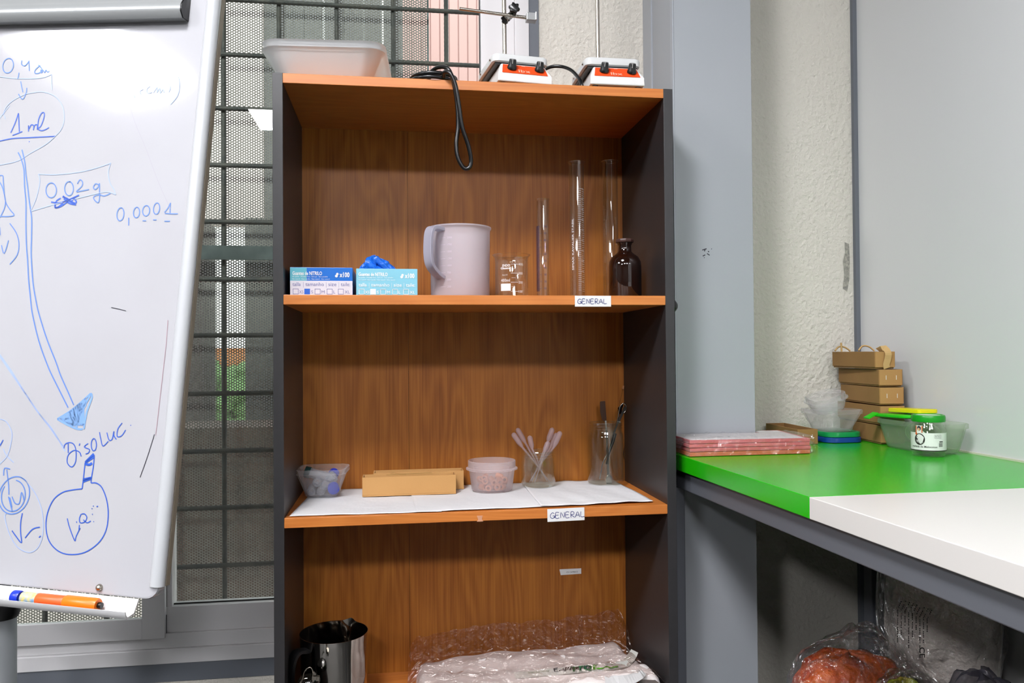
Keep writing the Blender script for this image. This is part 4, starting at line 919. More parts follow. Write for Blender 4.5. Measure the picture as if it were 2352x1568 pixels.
for y in (-.75, -1.68): MB().box(xe(y)+.05, xw-.05, y, y+.03, zr-.04, zr).build('crossbar', M_fr, bf)
def leg(x0_, x1_, y0_, y1_): MB().box(x0_, x1_, y0_, y1_, .0, zr-.0425).build('leg', M_fr, bf, bevel=.002)
leg(.803, .835, .098, .130); q = onY(2003, 1300, .22).x; leg(q-.001, q+.032, .22, .255); leg(xe(-1.68)+.014, xe(-1.68)+.05, -1.70, -1.66); leg(xw-.05, xw-.014, -1.70, -1.66)
ZS = -.45+ZO
MB().box(.95, xw-.004, -.75, .135, ZS-.02, ZS).build('lower_shelf', M_fr, bf); MB().box(xe(-.7)+.01, xw-.01, -.75, -.72, ZS-.05, ZS-.02).build('crossbar', M_fr, bf)
MB().box(.96, 1.0, -.78, -.75, 0, ZS).build('leg', M_fr, bf); MB().box(xw-.05, xw-.014, -.78, -.75, 0, zr-.04).build('leg', M_fr, bf)

# ---------------------------------------------------------------- stack of pink sheets in a clear bag
fa = onZ(1583, 1051, .094); fb = onZ(1869, 1043, .094); Zt = Zb+.0008
M_foam = mat('pink_foam', 'd5686c', .7); M_foam2 = mat('orange_foam', 'cf6a44', .7)
fpack = empty('foam_sheet_pack', ((fa.x+fb.x)/2, .1, Zb), 'clear bag holding pink foam sheets under a white printed page, on the green worktop', 'package')
z = Zt
for k, (th, mm_, dx_, bend) in enumerate(((.0085, M_foam2, 0, 0), (.0072, M_foam, .001, .0006), (.0072, M_foam, -.001, .0012), (.0072, M_foam, .0, .0016))):
    q = MB(); x0_, x1_ = fa.x+.005+dx_, fb.x-.003+dx_; n = 12; y0_, y1_ = .010, .131
    back = [(x0_, y1_), (XP1+.004, y1_), (XP1+.004, .185), (x1_+.03, .185), (x1_, y0_)]
    q.prism([(x0_, y0_, z+bend), (x1_, y0_, z), (x1_+.018, .185, z), (XP1+.004, .185, z), (XP1+.004, .131, z), (x0_, .131, z+bend)][::-1], (0, 0, th))
    o = q.build('foam_sheet', mm_, fpack, bevel=.0008); o['label'] = 'orange foam sheet, bottom of the pack' if k == 0 else 'pink foam sheet'
    z += th+.0007
q = MB(); q.prism([(x0_+.002, y0_+.002, z+.0012), (x1_-.012, y0_+.003, z), (x1_+.004, .165, z), (XP1+.006, .172, z), (XP1+.006, .128, z), (x0_+.002, .128, z+.0012)][::-1], (0, 0, .0006))
pg = q.build('printed_page', M_paper, fpack)
q = MB()
for (a_, b_) in (((1632, 1003), (1644, 1004)), ((1648, 1002), (1662, 1003)), ((1672, 1002), (1676, 1003)), ((1795, 1007), (1802, 1008))):
    pa = onZ(*a_, z-ZO+.003); pb = onZ(*b_, z-ZO+.003); ribbon(q, [pa, pb], .004, (0, 0, 1))
q.build('printed_text', M_inkk, pg)
zt = z+.003
q = MB(); nxx = 40; rows = []
for j in range(9):
    v = j/8; row = []
    for i in range(nxx+1):
        u = i/nxx; x = fa.x-.006+(fb.x+.006-fa.x+.006)*u; wr = .0012*math.sin(50*u+5*v)+.0010*math.sin(97*u-9*v)
        if v < .3: p_ = Vector((x, .004+wr, Zt+.002+(zt-Zt)*(v/.3)))
        else: p_ = Vector((x+.010*((v-.3)/.7), .005+(.122)*((v-.3)/.7), zt+.001+wr))
        row.append(p_)
    rows.append(row)
q.add([p for r in rows for p in r], [(j*(nxx+1)+i, j*(nxx+1)+i+1, (j+1)*(nxx+1)+i+1, (j+1)*(nxx+1)+i) for j in range(8) for i in range(nxx)])
# gathered ends of the bag
def bagend(base, d, L_, seed, hh):
    rg_ = random.Random(seed); rows_ = []
    for j in range(7):
        v = j/6; row = []
        for i in range(9):
            u = i/8; p_ = Vector(base)+Vector((d[0]*L_*v, .10*u, (hh*(1-v*.55))*(.5+.5*math.sin(3.1*u+rg_.uniform(-.3, .3)))+d[1]*v*L_+rg_.uniform(-.002, .002)))
            row.append(p_)
        rows_.append(row)
    q.add([p for r in rows_ for p in r], [(j*9+i, j*9+i+1, (j+1)*9+i+1, (j+1)*9+i) for j in range(6) for i in range(8)])
bagend((fb.x+.002, .005, Zt+.002), (1, -.0), .022, 2, .030)
# left end droops over the edge of the worktop
rows = []
for j in range(9):
    v = j/8; row = []
    for i in range(11):
        u = i/10; x = fa.x+.002-.026*math.sin(v*1.7)-.002*math.sin(9*u+v*4); zz = zt-.004-.010*v-.052*v*v; row.append(Vector((x, .002+.095*u+.004*math.sin(7*v+u*3), zz+.002*math.sin(14*u+3*v))))
    rows.append(row)
q.add([p for r in rows for p in r], [(j*11+i, j*11+i+1, (j+1)*11+i+1, (j+1)*11+i) for j in range(8) for i in range(10)])
q.build('clear_bag', clear('pack_film', 'fbf7f7', 'ffffff', .15, .08, .5, 2, bump=(40, 1, .02)), fpack, smooth=80)

# ---------------------------------------------------------------- cardboard boxes
def box_at(px, py, zrel): p_ = onZ(px, py, zrel); return p_
# open tray against the pillar
pa = onZ(1838, 1022, .094); an = -.03
ux = Vector((math.cos(an), math.sin(an), 0)); uy = Vector((-math.sin(an), math.cos(an), 0))
wd_ = .050; dp_ = .170
cc = Vector((pa.x, pa.y+.012, Zb+.0008)) + ux*wd_/2 + uy*dp_/2
cardtray(cc, an, wd_, dp_, .034, M_cardd, 'open cardboard tray with stapled end lying behind the foam pack', 'cardboard boxes on the green worktop', True)
# stack of five
sx, sy = 1.318, .128; an = math.radians(-5.5)
labs = ['bottom box of the cardboard box stack in the corner', 'second box from the bottom of the cardboard stack', 'middle box of the cardboard stack in the corner', 'second box from the top of the cardboard stack, two staples on its end', 'top box of the cardboard stack, with a paper strap']
ztops = [onY(2022, y, .128).z for y in (976, 931, 888, 847, 806)]
zb0 = Zb+.0008
for k in range(5):
    a_ = an + (0, .03, -.02, .0, .05)[k]; off = (0, .0, -.001, -.002, -.010)[k]
    ux = Vector((math.cos(a_), math.sin(a_), 0)); uy = Vector((-math.sin(a_), math.cos(a_), 0)); uz = Vector((0, 0, 1))
    w_ = (.060, .060, .058, .057, .050)[k]; d_ = .200 if k < 4 else .195; h_ = ztops[k]-zb0-.0008
    c = Vector((sx+off, sy+(0 if k < 4 else .002), zb0)) + ux*w_/2 + uy*d_/2
    t = empty('cardboard_box', c, labs[k], 'box', 'cardboard boxes on the green worktop')
    q = MB(); q.obox(c+uz*(h_/2-.001), (ux, uy, uz), (w_-.004, d_-.004, h_-.002)); q.build('carton', M_cardd, t, bevel=.001)
    q = MB(); q.obox(c+uz*(h_*.54)-ux*(w_/2-.001), (ux, uy, uz), (.002, d_, h_*.90)); q.obox(c+uz*(h_*.54)+ux*(w_/2-.001), (ux, uy, uz), (.002, d_, h_*.90)); q.build('side_flap', M_cardd, t, bevel=.0006)
    q = MB(); q.obox(c+uz*(h_*.53)-uy*(d_/2+.0005), (ux, uy, uz), (w_-.003, .002, h_*.90)); q.build('end_flap', M_card, t, bevel=.0006)
    if k < 4:
        for s_ in (-.2, .22): q = MB(); q.obox(c+uz*(h_*.52)-uy*(d_/2+.0019)+ux*(w_*s_), (ux, uy, uz), (.0010, .0008, .010)); q.build('staple', mat('staple_wire', 'e8e6e0', .3), t)
    else:
        q = flat(smooth_path([c-ux*.004-uy*(d_/2-.020)+uz*(h_+.002), c+ux*.002-uy*(d_/2-.004)+uz*(h_+.007), c+ux*.005-uy*(d_/2+.006)+uz*(h_*.9), c+ux*.004-uy*(d_/2+.005)+uz*(h_*.55), c+ux*.001-uy*(d_/2+.004)+uz*(h_*.25), c+ux*.003-uy*(d_/2+.003)+uz*(h_*.03)], 3), [.016]*16, (0, 1, 0), .0008); q.build('paper_strap', mat('kraft_paper', 'c9a56c', .8), t)
        for (px_, py_, pz_, r_) in ((-.012, .07, 0, .012), (.0, -.02, 0, .013)):
            q = MB(); q.tube(smooth_path([c+ux*(px_-.020)+uy*py_+uz*(h_+.002), c+ux*(px_-.008)+uy*(py_+.004)+uz*(h_+r_), c+ux*(px_+.006)+uy*py_+uz*(h_+r_*.9), c+ux*(px_+.018)+uy*(py_-.004)+uz*(h_+.001)], 4), .0022, 6); q.build('paper_shred', mat('kraft_paper', 'c9a56c', .8), t, smooth=60)
        q = MB(); q.tube([c-ux*.020+uy*.06+uz*h_, c-ux*.021+uy*.06+uz*(h_+.022)], .0025, 6); q.build('paper_shred', mat('kraft_paper', 'c9a56c', .8), t, smooth=60)
    zb0 = ztops[k]+.0004

# ---------------------------------------------------------------- tubs on the bench
pl_ = onZ(1935, 1017, .094); cx_, cy_ = pl_.x+.006, pl_.y+.040
for k, (dz, col, w_, lab) in enumerate(((0, 'blue', .098, 'dark blue plastic lid at the bottom, under the clear tubs'), (.0125, 'green', .094, 'green plastic lid lying on the dark blue lid'))):
    q = MB(); c = Vector((cx_+.001*k, cy_, Zb+.0008+dz))
    q.loft([rrect(c+Vector((0, 0, zz)), (1, 0, 0), (0, 1, 0), w_*s_, w_*s_, .028) for zz, s_ in ((0, .97), (.001, 1), (.011, 1), (.012, .98), (.0122, .90), (.010, .88))], True, True)
    tag(q.build('tub_lid', mat('lid_'+col, '0a3f8c' if col == 'blue' else '0c8f4a', .35), smooth=45), lab, 'lid', 'coloured lids under the tubs')
zt1 = .094+.0258
cS = Vector((cx_-.010, cy_, ZO+zt1))
an = math.radians(14); ux = Vector((math.cos(an), math.sin(an), 0)); uy = Vector((-math.sin(an), math.cos(an), 0))
tub('plastic_tub', cS, ux, uy, .078, .078, .102, .102, .052, .016, M_tub, 'clear square tub standing on the coloured lids in the corner', 'tub', group='clear tubs stacked on the lids')
# tilted tub on top
t = empty('plastic_tub', cS+Vector((-.02, 0, .055)), 'small clear tub lying tilted on top of the square clear tub', 'tub', 'clear tubs stacked on the lids')
q = MB(); ax = Vector((-.30, -.12, 1)).normalized(); e1 = Vector((1, 0, .30)).normalized(); e1 = (e1-ax*e1.dot(ax)).normalized(); e2 = ax.cross(e1); c = cS+Vector((-.008, .0, .050))
q.loft([rrect(c+ax*zz, e1, e2, w_, w_, .026) for zz, w_ in ((0, .066), (.004, .070), (.026, .080), (.026, .088), (.029, .088), (.029, .080), (.038, .082), (.038, .079), (.005, .067))], True, True); q.build('body', M_tub, t, smooth=45)

# oblong tub with green and yellow lids
M_tubg = frosted('greenish_tub', 'cfe0c4', .22, .2, edge=.4)
L0 = onZ(2012, 1018, .094); c = Vector((1.347, .052, Zb+.0008)); ux = Vector((1, 0, 0)); uy = Vector((.0, 1, 0))
c = Vector((1.343, .018, Zb+.0008)); tub('oblong_tub', c, ux, uy, .080, .180, .098, .196, .064, .032, M_tubg, 'oblong clear tub along the glass wall behind the lidded jar', 'tub')
q = MB(); sl = Vector((0, -.10, -.0)); 
q.loft([rrect(Vector((1.330, .056, Zb+.0690+zz)), Vector((1, 0, 0)), Vector((0, 1, -.035)), w_, d_, .02) for zz, w_, d_ in ((0, .080, .125), (.002, .084, .130), (.006, .084, .130), (.007, .080, .125))], True, True)
q.obox((1.281, .105, Zb+.0700), ((1, 0, .5), (0, 1, 0), (-.5, 0, 1)), (.026, .02, .003))
tag(q.build('tub_lid', mat('bright_green_lid', '22cc10', .35), smooth=45), 'bright green lid resting slantwise on the oblong clear tub', 'lid')
q = MB(); q.loft([rrect(Vector((1.345, .050, Zb+.0795+zz)), Vector((1, 0, 0)), Vector((0, 1, -.035)), w_, d_, .01) for zz, w_, d_ in ((0, .046, .11), (.001, .048, .114), (.008, .048, .114), (.009, .046, .11))], True, True)
tag(q.build('tub_lid', mat('yellow_lid', 'f2e800', .4), smooth=45), 'yellow plastic lid lying on the bright green lid', 'lid')
q = MB(); rr_ = []
for i in range(10):
    th = math.pi*i/9; rr_.append((.026*math.sin(th), .052*(-math.cos(th))))
q.lathe(rr_, (1.350, .020, Zb+.036), 20, ax=(0, 1, .05)); tag(q.build('crumpled_bag', frosted('pale_green_film', 'd6edc8', .25, .3), smooth=60), 'crumpled pale film inside the oblong clear tub', 'plastic film')

# lidded jar with printed label
pj = onZ(2135, 1052, .094); Rg = .0325; cg = Vector((pj.x+.67*Rg, pj.y+Rg, Zb+.0008)); hg_ = onY(2135, 958, cg.y-Rg).z-cg.z
tg = empty('lidded_jar', cg, 'empty glass jam jar with a green metal lid and white label on the green worktop', 'jar')
q = MB(); q.lathe([(0, .003), (Rg*.82, 0), (Rg*.93, .002), (Rg, .009), (Rg, hg_*.70), (Rg*.97, hg_*.76), (Rg*.885, hg_*.81), (Rg*.885, hg_*.94), (Rg*.80, hg_*.94), (Rg*.80, hg_*.80), (Rg*.92, hg_*.72), (Rg*.92, .012), (Rg*.7, .008), (0, .007)], cg, 48); q.build('body', clear('jam_jar_glass', 'f7faf4', 'ffffff', .04, .06, .5, 2), tg, smooth=40)
q = MB(); q.lathe([(0, hg_+.001), (Rg*.80, hg_+.001), (Rg*.86, hg_+.003), (Rg*.95, hg_+.002), (Rg*.985, hg_-.002), (Rg*.985, hg_-.009), (Rg*.97, hg_-.011), (Rg*.90, hg_-.011)], cg, 48); q.build('lid', mat('green_lid', '0f9a1a', .3), tg, smooth=35)
q = MB(); q.lathe([(0, hg_+.0018), (Rg*.72, hg_+.0018)], cg, 32); q.build('lid_print', mat('lid_print', 'dfe6d2', .5), tg)
ca = math.atan2(CAM.x-cg.x, -(CAM.y-cg.y))     # towards the camera
def LW(x, y): return cylwarp(cg, Rg+.0004, -ca*-1 if False else ca*1.0, 0)
def lw(r_off=.0004):
    a0 = -math.atan2(cg.x-CAM.x, cg.y-CAM.y)*1.0
    return lambda x, y: Vector((cg.x+(Rg+r_off)*math.sin(a0+x/Rg), cg.y-(Rg+r_off)*math.cos(a0+x/Rg), cg.z+y))
f0 = lw(.0003); f1 = lw(.0007); f2 = lw(.0010)
def patch(mb, f, x0_, x1_, y0_, y1_, n=16): mb.add([f(x0_+(x1_-x0_)*i/n, y) for y in (y0_, y1_) for i in range(n+1)], [(i, i+1, n+2+i, n+1+i) for i in range(n)])
def disc(mb, f, x, y, rx, ry, n=24): mb.add([f(x+rx*math.cos(2*math.pi*i/n), y+ry*math.sin(2*math.pi*i/n)) for i in range(n)], [tuple(range(n))])
q = MB(); patch(q, f0, -.046, .052, hg_*.17, hg_*.60, 30); disc(q, f0, -.0155, hg_*.46, .0135, .0165); lbl = q.build('paper_label', mat('jar_label', 'eceee9', .5), tg)
q = MB(); disc(q, f1, -.0165, hg_*.44, .0105, .0118); patch(q, f1, -.046, .052, hg_*.150, hg_*.172, 30)
patch(q, f1, .0205, .0285, hg_*.375, hg_*.40, 4)
text(q, 'merlada de Melocoton', (0, 0, 0), (1, 0, 0), (0, 0, 1), .050, .0042, bold=.01, warp=lambda x, y: f1(-.034+x, y+hg_*.235))
for k in range(3): text(q, ('Ing. Seleccionado', '100% Natural', 'Sin Conservantes')[k], (0, 0, 0), (1, 0, 0), (0, 0, 1), .014, .0018, warp=lambda x, y: f1(.011+x, y+hg_*(.545-.035*k)))
for k in range(8): patch(q, f1, .0195+k*.0011, .0200+k*.0011, hg_*.26, hg_*.36, 1)
q.build('dark_print', mat('dark_brown_print', '1e1714', .5), lbl)
q = MB(); text(q, 'VILLA', (0, 0, 0), (1, 0, 0), (0, 0, 1), .013, .0052, bold=.03, warp=lambda x, y: f2(-.0232+x, y+hg_*.455-.10*x)); text(q, 'VERBA', (0, 0, 0), (1, 0, 0), (0, 0, 1), .014, .0052, bold=.03, warp=lambda x, y: f2(-.0235+x, y+hg_*.365-.10*x)); q.build('white_print', M_white, lbl)
q = MB(); patch(q, f0, -.0245, -.0105, hg_*.60, hg_*.78, 6); q.build('upper_label', mat('jar_label', 'eceee9', .5), tg)
q = MB(); patch(q, f1, -.0245, -.0225, hg_*.60, hg_*.77, 2); patch(q, f1, -.0125, -.0105, hg_*.60, hg_*.77, 2); disc(q, f1, -.0235, hg_*.575, .0022, .0024); q.build('orange_print', mat('orange_print', 'd9631e', .5), lbl)
q = MB(); disc(q, f1, -.0175, hg_*.71, .0040, .0050); q.build('dark_print', M_inkk, lbl)
q = MB(); disc(q, f2, -.0178, hg_*.685, .0024, .0027); q.build('face_print', mat('peach_print', 'e8b98a', .5), lbl)

# ================================================================ BAGS UNDER THE BENCH
def blob(cx, cy, cz, rx, ry, rz, seed, amp, nu=40, nv=28, zmin=None, sq=2.6):
    rg_ = random.Random(seed); ph = [rg_.uniform(0, 6.28) for _ in range(12)]; rows_ = []
    for j in range(nv+1):
        th = math.pi*j/nv; row = []
        for i in range(nu):
            f_ = 2*math.pi*i/nu; sx_ = math.copysign(abs(math.cos(f_))**(2/sq), math.cos(f_)); sy_ = math.copysign(abs(math.sin(f_))**(2/sq), math.sin(f_)); st = math.sin(th)**(2/sq); ct_ = math.copysign(abs(math.cos(th))**(2/sq), math.cos(th))
            n_ = 1+amp*(math.sin(3*f_+ph[0]+2*th)*.5+math.sin(5*f_+ph[1]-4*th)*.35+math.sin(9*f_+6*th+ph[2])*.25+math.sin(15*f_-7*th+ph[3])*.15+math.sin(11*th+4*f_+ph[4])*.2)
            p_ = Vector((cx+rx*sx_*st*n_, cy+ry*sy_*st*n_, cz+rz*ct_*n_))
            if zmin is not None: p_.z = max(p_.z, zmin)
            row.append(p_)
        rows_.append(row)
    m_ = MB(); m_.loft(rows_); return m_
zf = ZS+.001
a = onY(2030, 1330, -.02); c = onY(2345, 1450, -.02)
cxb = 1.312; t = empty('bag_of_cups', (cxb, .0, ZS), 'large clear plastic bag of white cups with printed lines, under the bench', 'bag')
blob(1.325, -.06, ZS+.235, .082, .122, .23, 3, .07, zmin=zf+.001).build('cup_contents', mat('white_cups', 'fbf4ea', .6, bump=(14, 1, .05)), t, smooth=70)
blob(1.322, -.06, ZS+.240, .090, .137, .240, 5, .075, 90, 60, zmin=zf).build('clear_film', M_film, t, smooth=80)
q = MB()
def bagpt(px, py): return onY(px, py, -.195+.0)
for k in range(9):
    x = 2062+k*8.5
    for j in range(26 - (k % 3)*6):
        y0_ = 1376+k*3+j*4; x0_ = x+(10-j*2 if j < 5 else 0)
        if (j*7+k*3) % 5: ribbon(q, [bagpt(x0_, y0_), bagpt(x0_-.6, y0_+2.8)], .0022, (0, -1, 0))
text(q, 'CE', bagpt(2112, 1486), (0, 0, -1), (1, 0, 0), .020, .011, bold=.02)
q.build('printed_text', mat('dark_print2', '3b3835', .6), t)
t = empty('bag_of_orange_caps', (1.1, -.12, ZS), 'clear bag filled with orange plastic pieces, lowest under the bench', 'bag')
blob(1.095, -.10, ZS+.080, .105, .07, .085, 8, .07, zmin=zf+.001).build('orange_contents', mat('orange_pieces', 'e8702a', .5, bump=(45, .6, .02), var=(30, 'b8401c', 1)), t, smooth=70)['kind'] = 'stuff'
q = blob(1.100, -.10, ZS+.088, .115, .08, .100, 9, .07, 64, 36, zmin=zf)
for i, v_ in enumerate(q.v):
    d_ = math.exp(-((v_.x-1.135)**2+(v_.y+.10)**2)/.0022)
    if v_.z > ZS+.10: q.v[i] = v_+Vector((0, 0, .035*d_))
q.build('clear_film', M_film, t, smooth=80)
t = empty('bag_of_yellow_pieces', (1.19, -.25, ZS), 'small clear bag with yellow and green pieces in front of the orange bag', 'bag')
blob(1.120, -.235, ZS+.085, .050, .032, .080, 12, .06, zmin=zf+.001).build('yellow_contents', mat('yellow_pieces', 'cfae3a', .5, bump=(40, 1, .02), var=(14, '9fd01a', 1)), t, smooth=70)
blob(1.122, -.235, ZS+.090, .058, .040, .090, 13, .07, 48, 30, zmin=zf).build('clear_film', M_film, t, smooth=80)
o = blob(1.175, -.36, ZS+.110, .062, .045, .112, 15, .10, 56, 34, zmin=zf).build('grey_plastic_bag', frosted('grey_bag', '6b6876', .55, .2), smooth=80)
tag(o, 'crumpled translucent grey plastic bag in front of the bag of cups', 'bag')

# ================================================================ FLIPCHART WHITEBOARD
u = Vector((.9540, -.2950, -.0506)).normalized(); n0 = Vector((-.289, -.953, .0907)).normalized()
v = n0.cross(u).normalized(); v = v if v.z > 0 else -v; n0 = u.cross(v).normalized(); n0 = n0 if n0.y < 0 else -n0
O = Vector((-.151, -.276, -.063+ZO))
def B(a_, b_, c_=0): return O + u*a_ + v*b_ + n0*c_
def bp(px, py, off=.0006): p_ = onP(px, py, O+n0*.0, n0); return p_ + n0*off
fl = empty('flipchart_easel', Vector((O.x-.36, O.y+.2, 0)), 'white flipchart whiteboard on a telescopic easel covered in blue marker notes', 'whiteboard')
q = MB(); q.loft([rrect(B(-.36, .51, zz), u, v, .72-ins, 1.02-ins, .02) for zz, ins in ((-.018, .004), (-.017, .0), (-.004, .0), (-.0005, .002), (0, .006))], True, True)
M_board = mat('whiteboard_enamel', 'bcbcc0', .07, spec=.6, bump=(2.2, .02, .01), var=(5, 'b6b5b9', .7)); brd = q.build('board', M_board, fl, smooth=3)
for a0_ in (-.006, -.714):
    q = MB(); q.tube([B(a0_, .02, -.006), B(a0_, 1.0, -.006)], .0115, 16); q.build('edge_profile', mat('edge_white', 'c4c6c9', .3), brd, smooth=50)
q = MB(); q.box(0, 0, 0, 0, 0, 0) if False else None
q.obox(B(.0035, .51, -.016), (u, v, n0), (.004, .98, .010)); q.build('back_edge', mat('edge_brown', '8c8272', .6), brd)
# paper clamp bar near the top
q = MB(); rings = []
cbv = .943
prof = [(.000, -.012), (.016, -.014), (.024, -.006), (.025, .004), (.020, .014), (.012, .022), (.008, .040), (.004, .060), (.0, .060)]
for a_ in (-.70, -.046): rings.append([B(a_, cbv+zz, nn) for nn, zz in prof])
q.loft(rings, True, True, False); cb_ = q.build('clamp_bar', mat('clamp_aluminium', 'b9bcbc', .28, metal=.45), fl, smooth=40)
q = MB(); rings = [[B(a_, cbv+zz*s_, nn*s_) for nn, zz in prof] for a_, s_ in ((-.0459, 1.01), (-.044, .97))]; q.loft(rings, True, True); q.build('end_cap', M_blackp, cb_, smooth=40)
# pen tray
q = MB(); prof = [(0, -.002), (.010, -.022), (.026, -.025), (.031, -.020), (.033, -.013), (.0315, -.013), (.029, -.019), (.025, -.022), (.011, -.019), (.002, .000)]
rings = [[B(a_, bb, nn) for nn, bb in prof] for a_ in (-.62, -.030)]; q.loft(rings, True, True); tr = q.build('pen_tray', mat('tray_white', 'dedede', .25), fl, smooth=40)
# markers
def marker(a0, a1, r, nn, bb, segs, lab):
    t_ = empty('marker_pen', B((a0+a1)/2, bb-r, nn), lab, 'marker', 'marker pens in the tray'); ax_ = u
    for nm_, s0, s1, rr_, mm_ in segs:
        m_ = MB(); L_ = (a1-a0); m_.lathe([(0, s0*L_), (r*rr_*.93, s0*L_), (r*rr_, s0*L_+.0015), (r*rr_, s1*L_-.002), (r*rr_*.9, s1*L_), (0, s1*L_)], B(a0, bb, nn), 20, ax=u); m_.build(nm_, mm_, t_, smooth=40)
def abv(px, py):  # board coordinates of a pixel
    p_ = onP(px, py, B(0, 0, .018), n0)-O; return p_.dot(u), p_.dot(v)
aa, bb = abv(50, 1370); r1 = .0098
ta, tb2 = abv(0, 1368)
marker(aa-.13, aa-.001, r1, .0185, -.0215+r1+.001, (('barrel', 0, .90, 1, M_white), ('end_plug', .90, 1, 1.02, mat('blue_plug', '1436c8', .35))), 'white marker pen with a blue end at the left of the tray')
a0, _ = abv(52, 1370); a1, _ = abv(229, 1390)
marker(a0+.001, a1, r1, .0185, -.0215+r1+.001, (('label_strip', .0, .20, .93, mat('rainbow_label', 'e9d06a', .4, var=(90, '4a9ad8', 1))), ('barrel', .20, .56, .95, mat('orange_barrel', 'f0642a', .4)), ('cap', .56, .985, 1.08, mat('orange_cap', 'ff7a0c', .35)), ('tip', .985, 1.03, .5, M_blackp)), 'orange marker pen lying in the tray under the board')
q = MB(); mc = bp(229, 1349, .003); q.lathe([(0, .0062), (.003, .0055), (.0052, .003), (.0058, 0)], mc-n0*.003, 20, ax=n0); q.build('screw_head', M_chrome, fl, smooth=60)
# easel column behind
px_ = onY(18, 1420, -.22); xcl = px_.x
q = MB(); YE = .03; lx = onY(4, 1450, YE).x
q.tube([Vector((lx, YE, .0)), Vector((lx, YE, onY(4, 1412, YE).z))], .0245, 24); q.build('column', mat('column_grey', 'a9adb0', .35), fl, smooth=40)
q = MB(); zc_ = onY(4, 1400, YE).z; q.lathe([(.0, -.014), (.027, -.014), (.030, -.006), (.030, .014), (.0, .014)], (lx, YE, zc_), 24); q.build('collar', M_blackp, fl, smooth=40)
q = MB(); q.tube([Vector((lx, YE, zc_)), Vector((lx+.0, YE+.02, zc_+.95))], .014, 14); q.build('mast', M_greytrim, fl, smooth=40)
for k in range(3):
    a_ = 2*math.pi*k/3+.5; q = MB(); q.tube([Vector((lx, YE, .12)), Vector((lx+.30*math.cos(a_), YE+.30*math.sin(a_), .02))], .012, 10); q.build('foot', M_blackp, fl, smooth=40)

# handwriting on the board (traced strokes)
def write(name, mtl, width, strokes, k=4):
    q_ = MB()
    for st in strokes:
        if len(st) == 1: st = [st[0], (st[0][0]+1.5, st[0][1]+1)]
        pp = smooth_path([(x, y, 0) for x, y in st], k); ribbon(q_, [bp(p_.x, p_.y, .0006) for p_ in pp], width, n0)
    q_.build(name, mtl, brd)
write('handwritten_volume', M_ink, .0017, [ell(19, 151, 12, 17, 12), [(51, 139), (50, 148), (58, 151), (67, 141)], [(67, 139), (67, 150), (68, 163)], [(93, 150), (82, 160), (81, 168), (90, 168), (97, 160), (93, 154), (88, 149)], [(94, 160), (96, 168), (99, 161), (103, 167), (106, 161), (110, 166), (114, 163)], [(44, 167), (43, 174), (41, 182)],
   [(48, 187), (50, 198), (53, 212)], [(62, 202), (60, 215), (52, 228), (43, 216)]])
write('drawn_bracket', M_ink3, .0014, [[(0, 176), (30, 180), (70, 181), (100, 178), (119, 171)], [(119, 170), (119, 190), (120, 207)]])
write('drawn_circle', M_ink3, .0014, [[(60, 216), (95, 211), (125, 220), (143, 242), (148, 270), (142, 295), (127, 313), (105, 332), (70, 352), (40, 370), (0, 379)], [(60, 216), (35, 228), (15, 245), (8, 262)], [(23, 243), (15, 252), (8, 263)], [(0, 272), (8, 262), (13, 274)]])
write('handwritten_1_ml', M_ink2, .0018, [[(25, 305), (35, 283), (43, 260)], [(43, 260), (44, 285), (45, 303)], [(29, 311), (40, 307), (52, 302)], [(66, 302), (66, 288), (67, 296), (72, 287), (78, 289), (77, 299), (80, 288), (86, 287), (86, 298)], [(86, 296), (94, 290), (101, 272), (102, 260), (96, 260), (89, 275), (88, 295), (95, 300), (104, 298), (113, 293)], [(0, 324), (30, 318), (70, 316), (127, 313)], [(67, 325)]])
write('drawn_arrow', M_ink, .0021, [[(42, 350), (48, 362), (54, 382), (56, 400), (57, 430), (60, 465), (60, 510), (61, 560), (64, 600), (66, 640), (70, 680), (75, 721), (90, 784), (109, 837), (119, 860), (138, 898), (157, 936)],
   [(51, 344), (57, 370), (60, 400), (64, 430), (68, 465), (73, 500), (73, 540), (72, 580), (74, 620), (77, 655), (83, 690), (90, 721), (109, 781), (129, 831), (139, 860), (155, 896), (170, 930)]])
write('drawn_frame', M_ink3, .0015, [[(70, 485), (82, 460), (90, 430), (92, 415), (89, 400)], [(89, 400), (130, 401), (190, 394), (240, 380), (255, 374)], [(255, 374), (249, 395), (253, 420), (262, 435), (266, 447)], [(266, 447), (250, 441), (230, 443), (180, 455), (130, 468), (72, 485)]])
write('handwritten_0_02_g', M_ink, .0018, [ell(118, 437, 12, 17), ell(159, 433, 10, 16), [(178, 422), (184, 413), (190, 418), (188, 428), (176, 440), (190, 438), (205, 435)], [(228, 425), (220, 422), (215, 430), (219, 435), (227, 428), (229, 421), (229, 440), (229, 455), (226, 465), (218, 460), (216, 452), (228, 447), (240, 450), (254, 444)]])
write('scribbled_out_note', M_ink2, .0024, [[(118, 464), (135, 466), (150, 462), (165, 456), (182, 448)], [(145, 450), (160, 462), (175, 471)], [(144, 452), (155, 456), (170, 466), (176, 464), (170, 456), (165, 463)], [(147, 456), (160, 467), (174, 470)], [(128, 470), (127, 477), (135, 475), (145, 466)], [(140, 455), (130, 462), (127, 476), (140, 474), (160, 460), (175, 452)]])
write('handwritten_0_0001', M_ink, .0017, [ell(277, 492, 8, 15, 6), [(296, 500), (296, 518)], ell(314, 488, 7, 12, 6), ell(336, 484, 8, 12, 6), ell(360, 479, 7, 13, 8), [(378, 488), (386, 478), (392, 466)], [(392, 466), (391, 478), (391, 489)], [(379, 490), (395, 491), (409, 491)], [(328, 507), (336, 507)], [(352, 505), (360, 505)], [(378, 508), (391, 508)]])
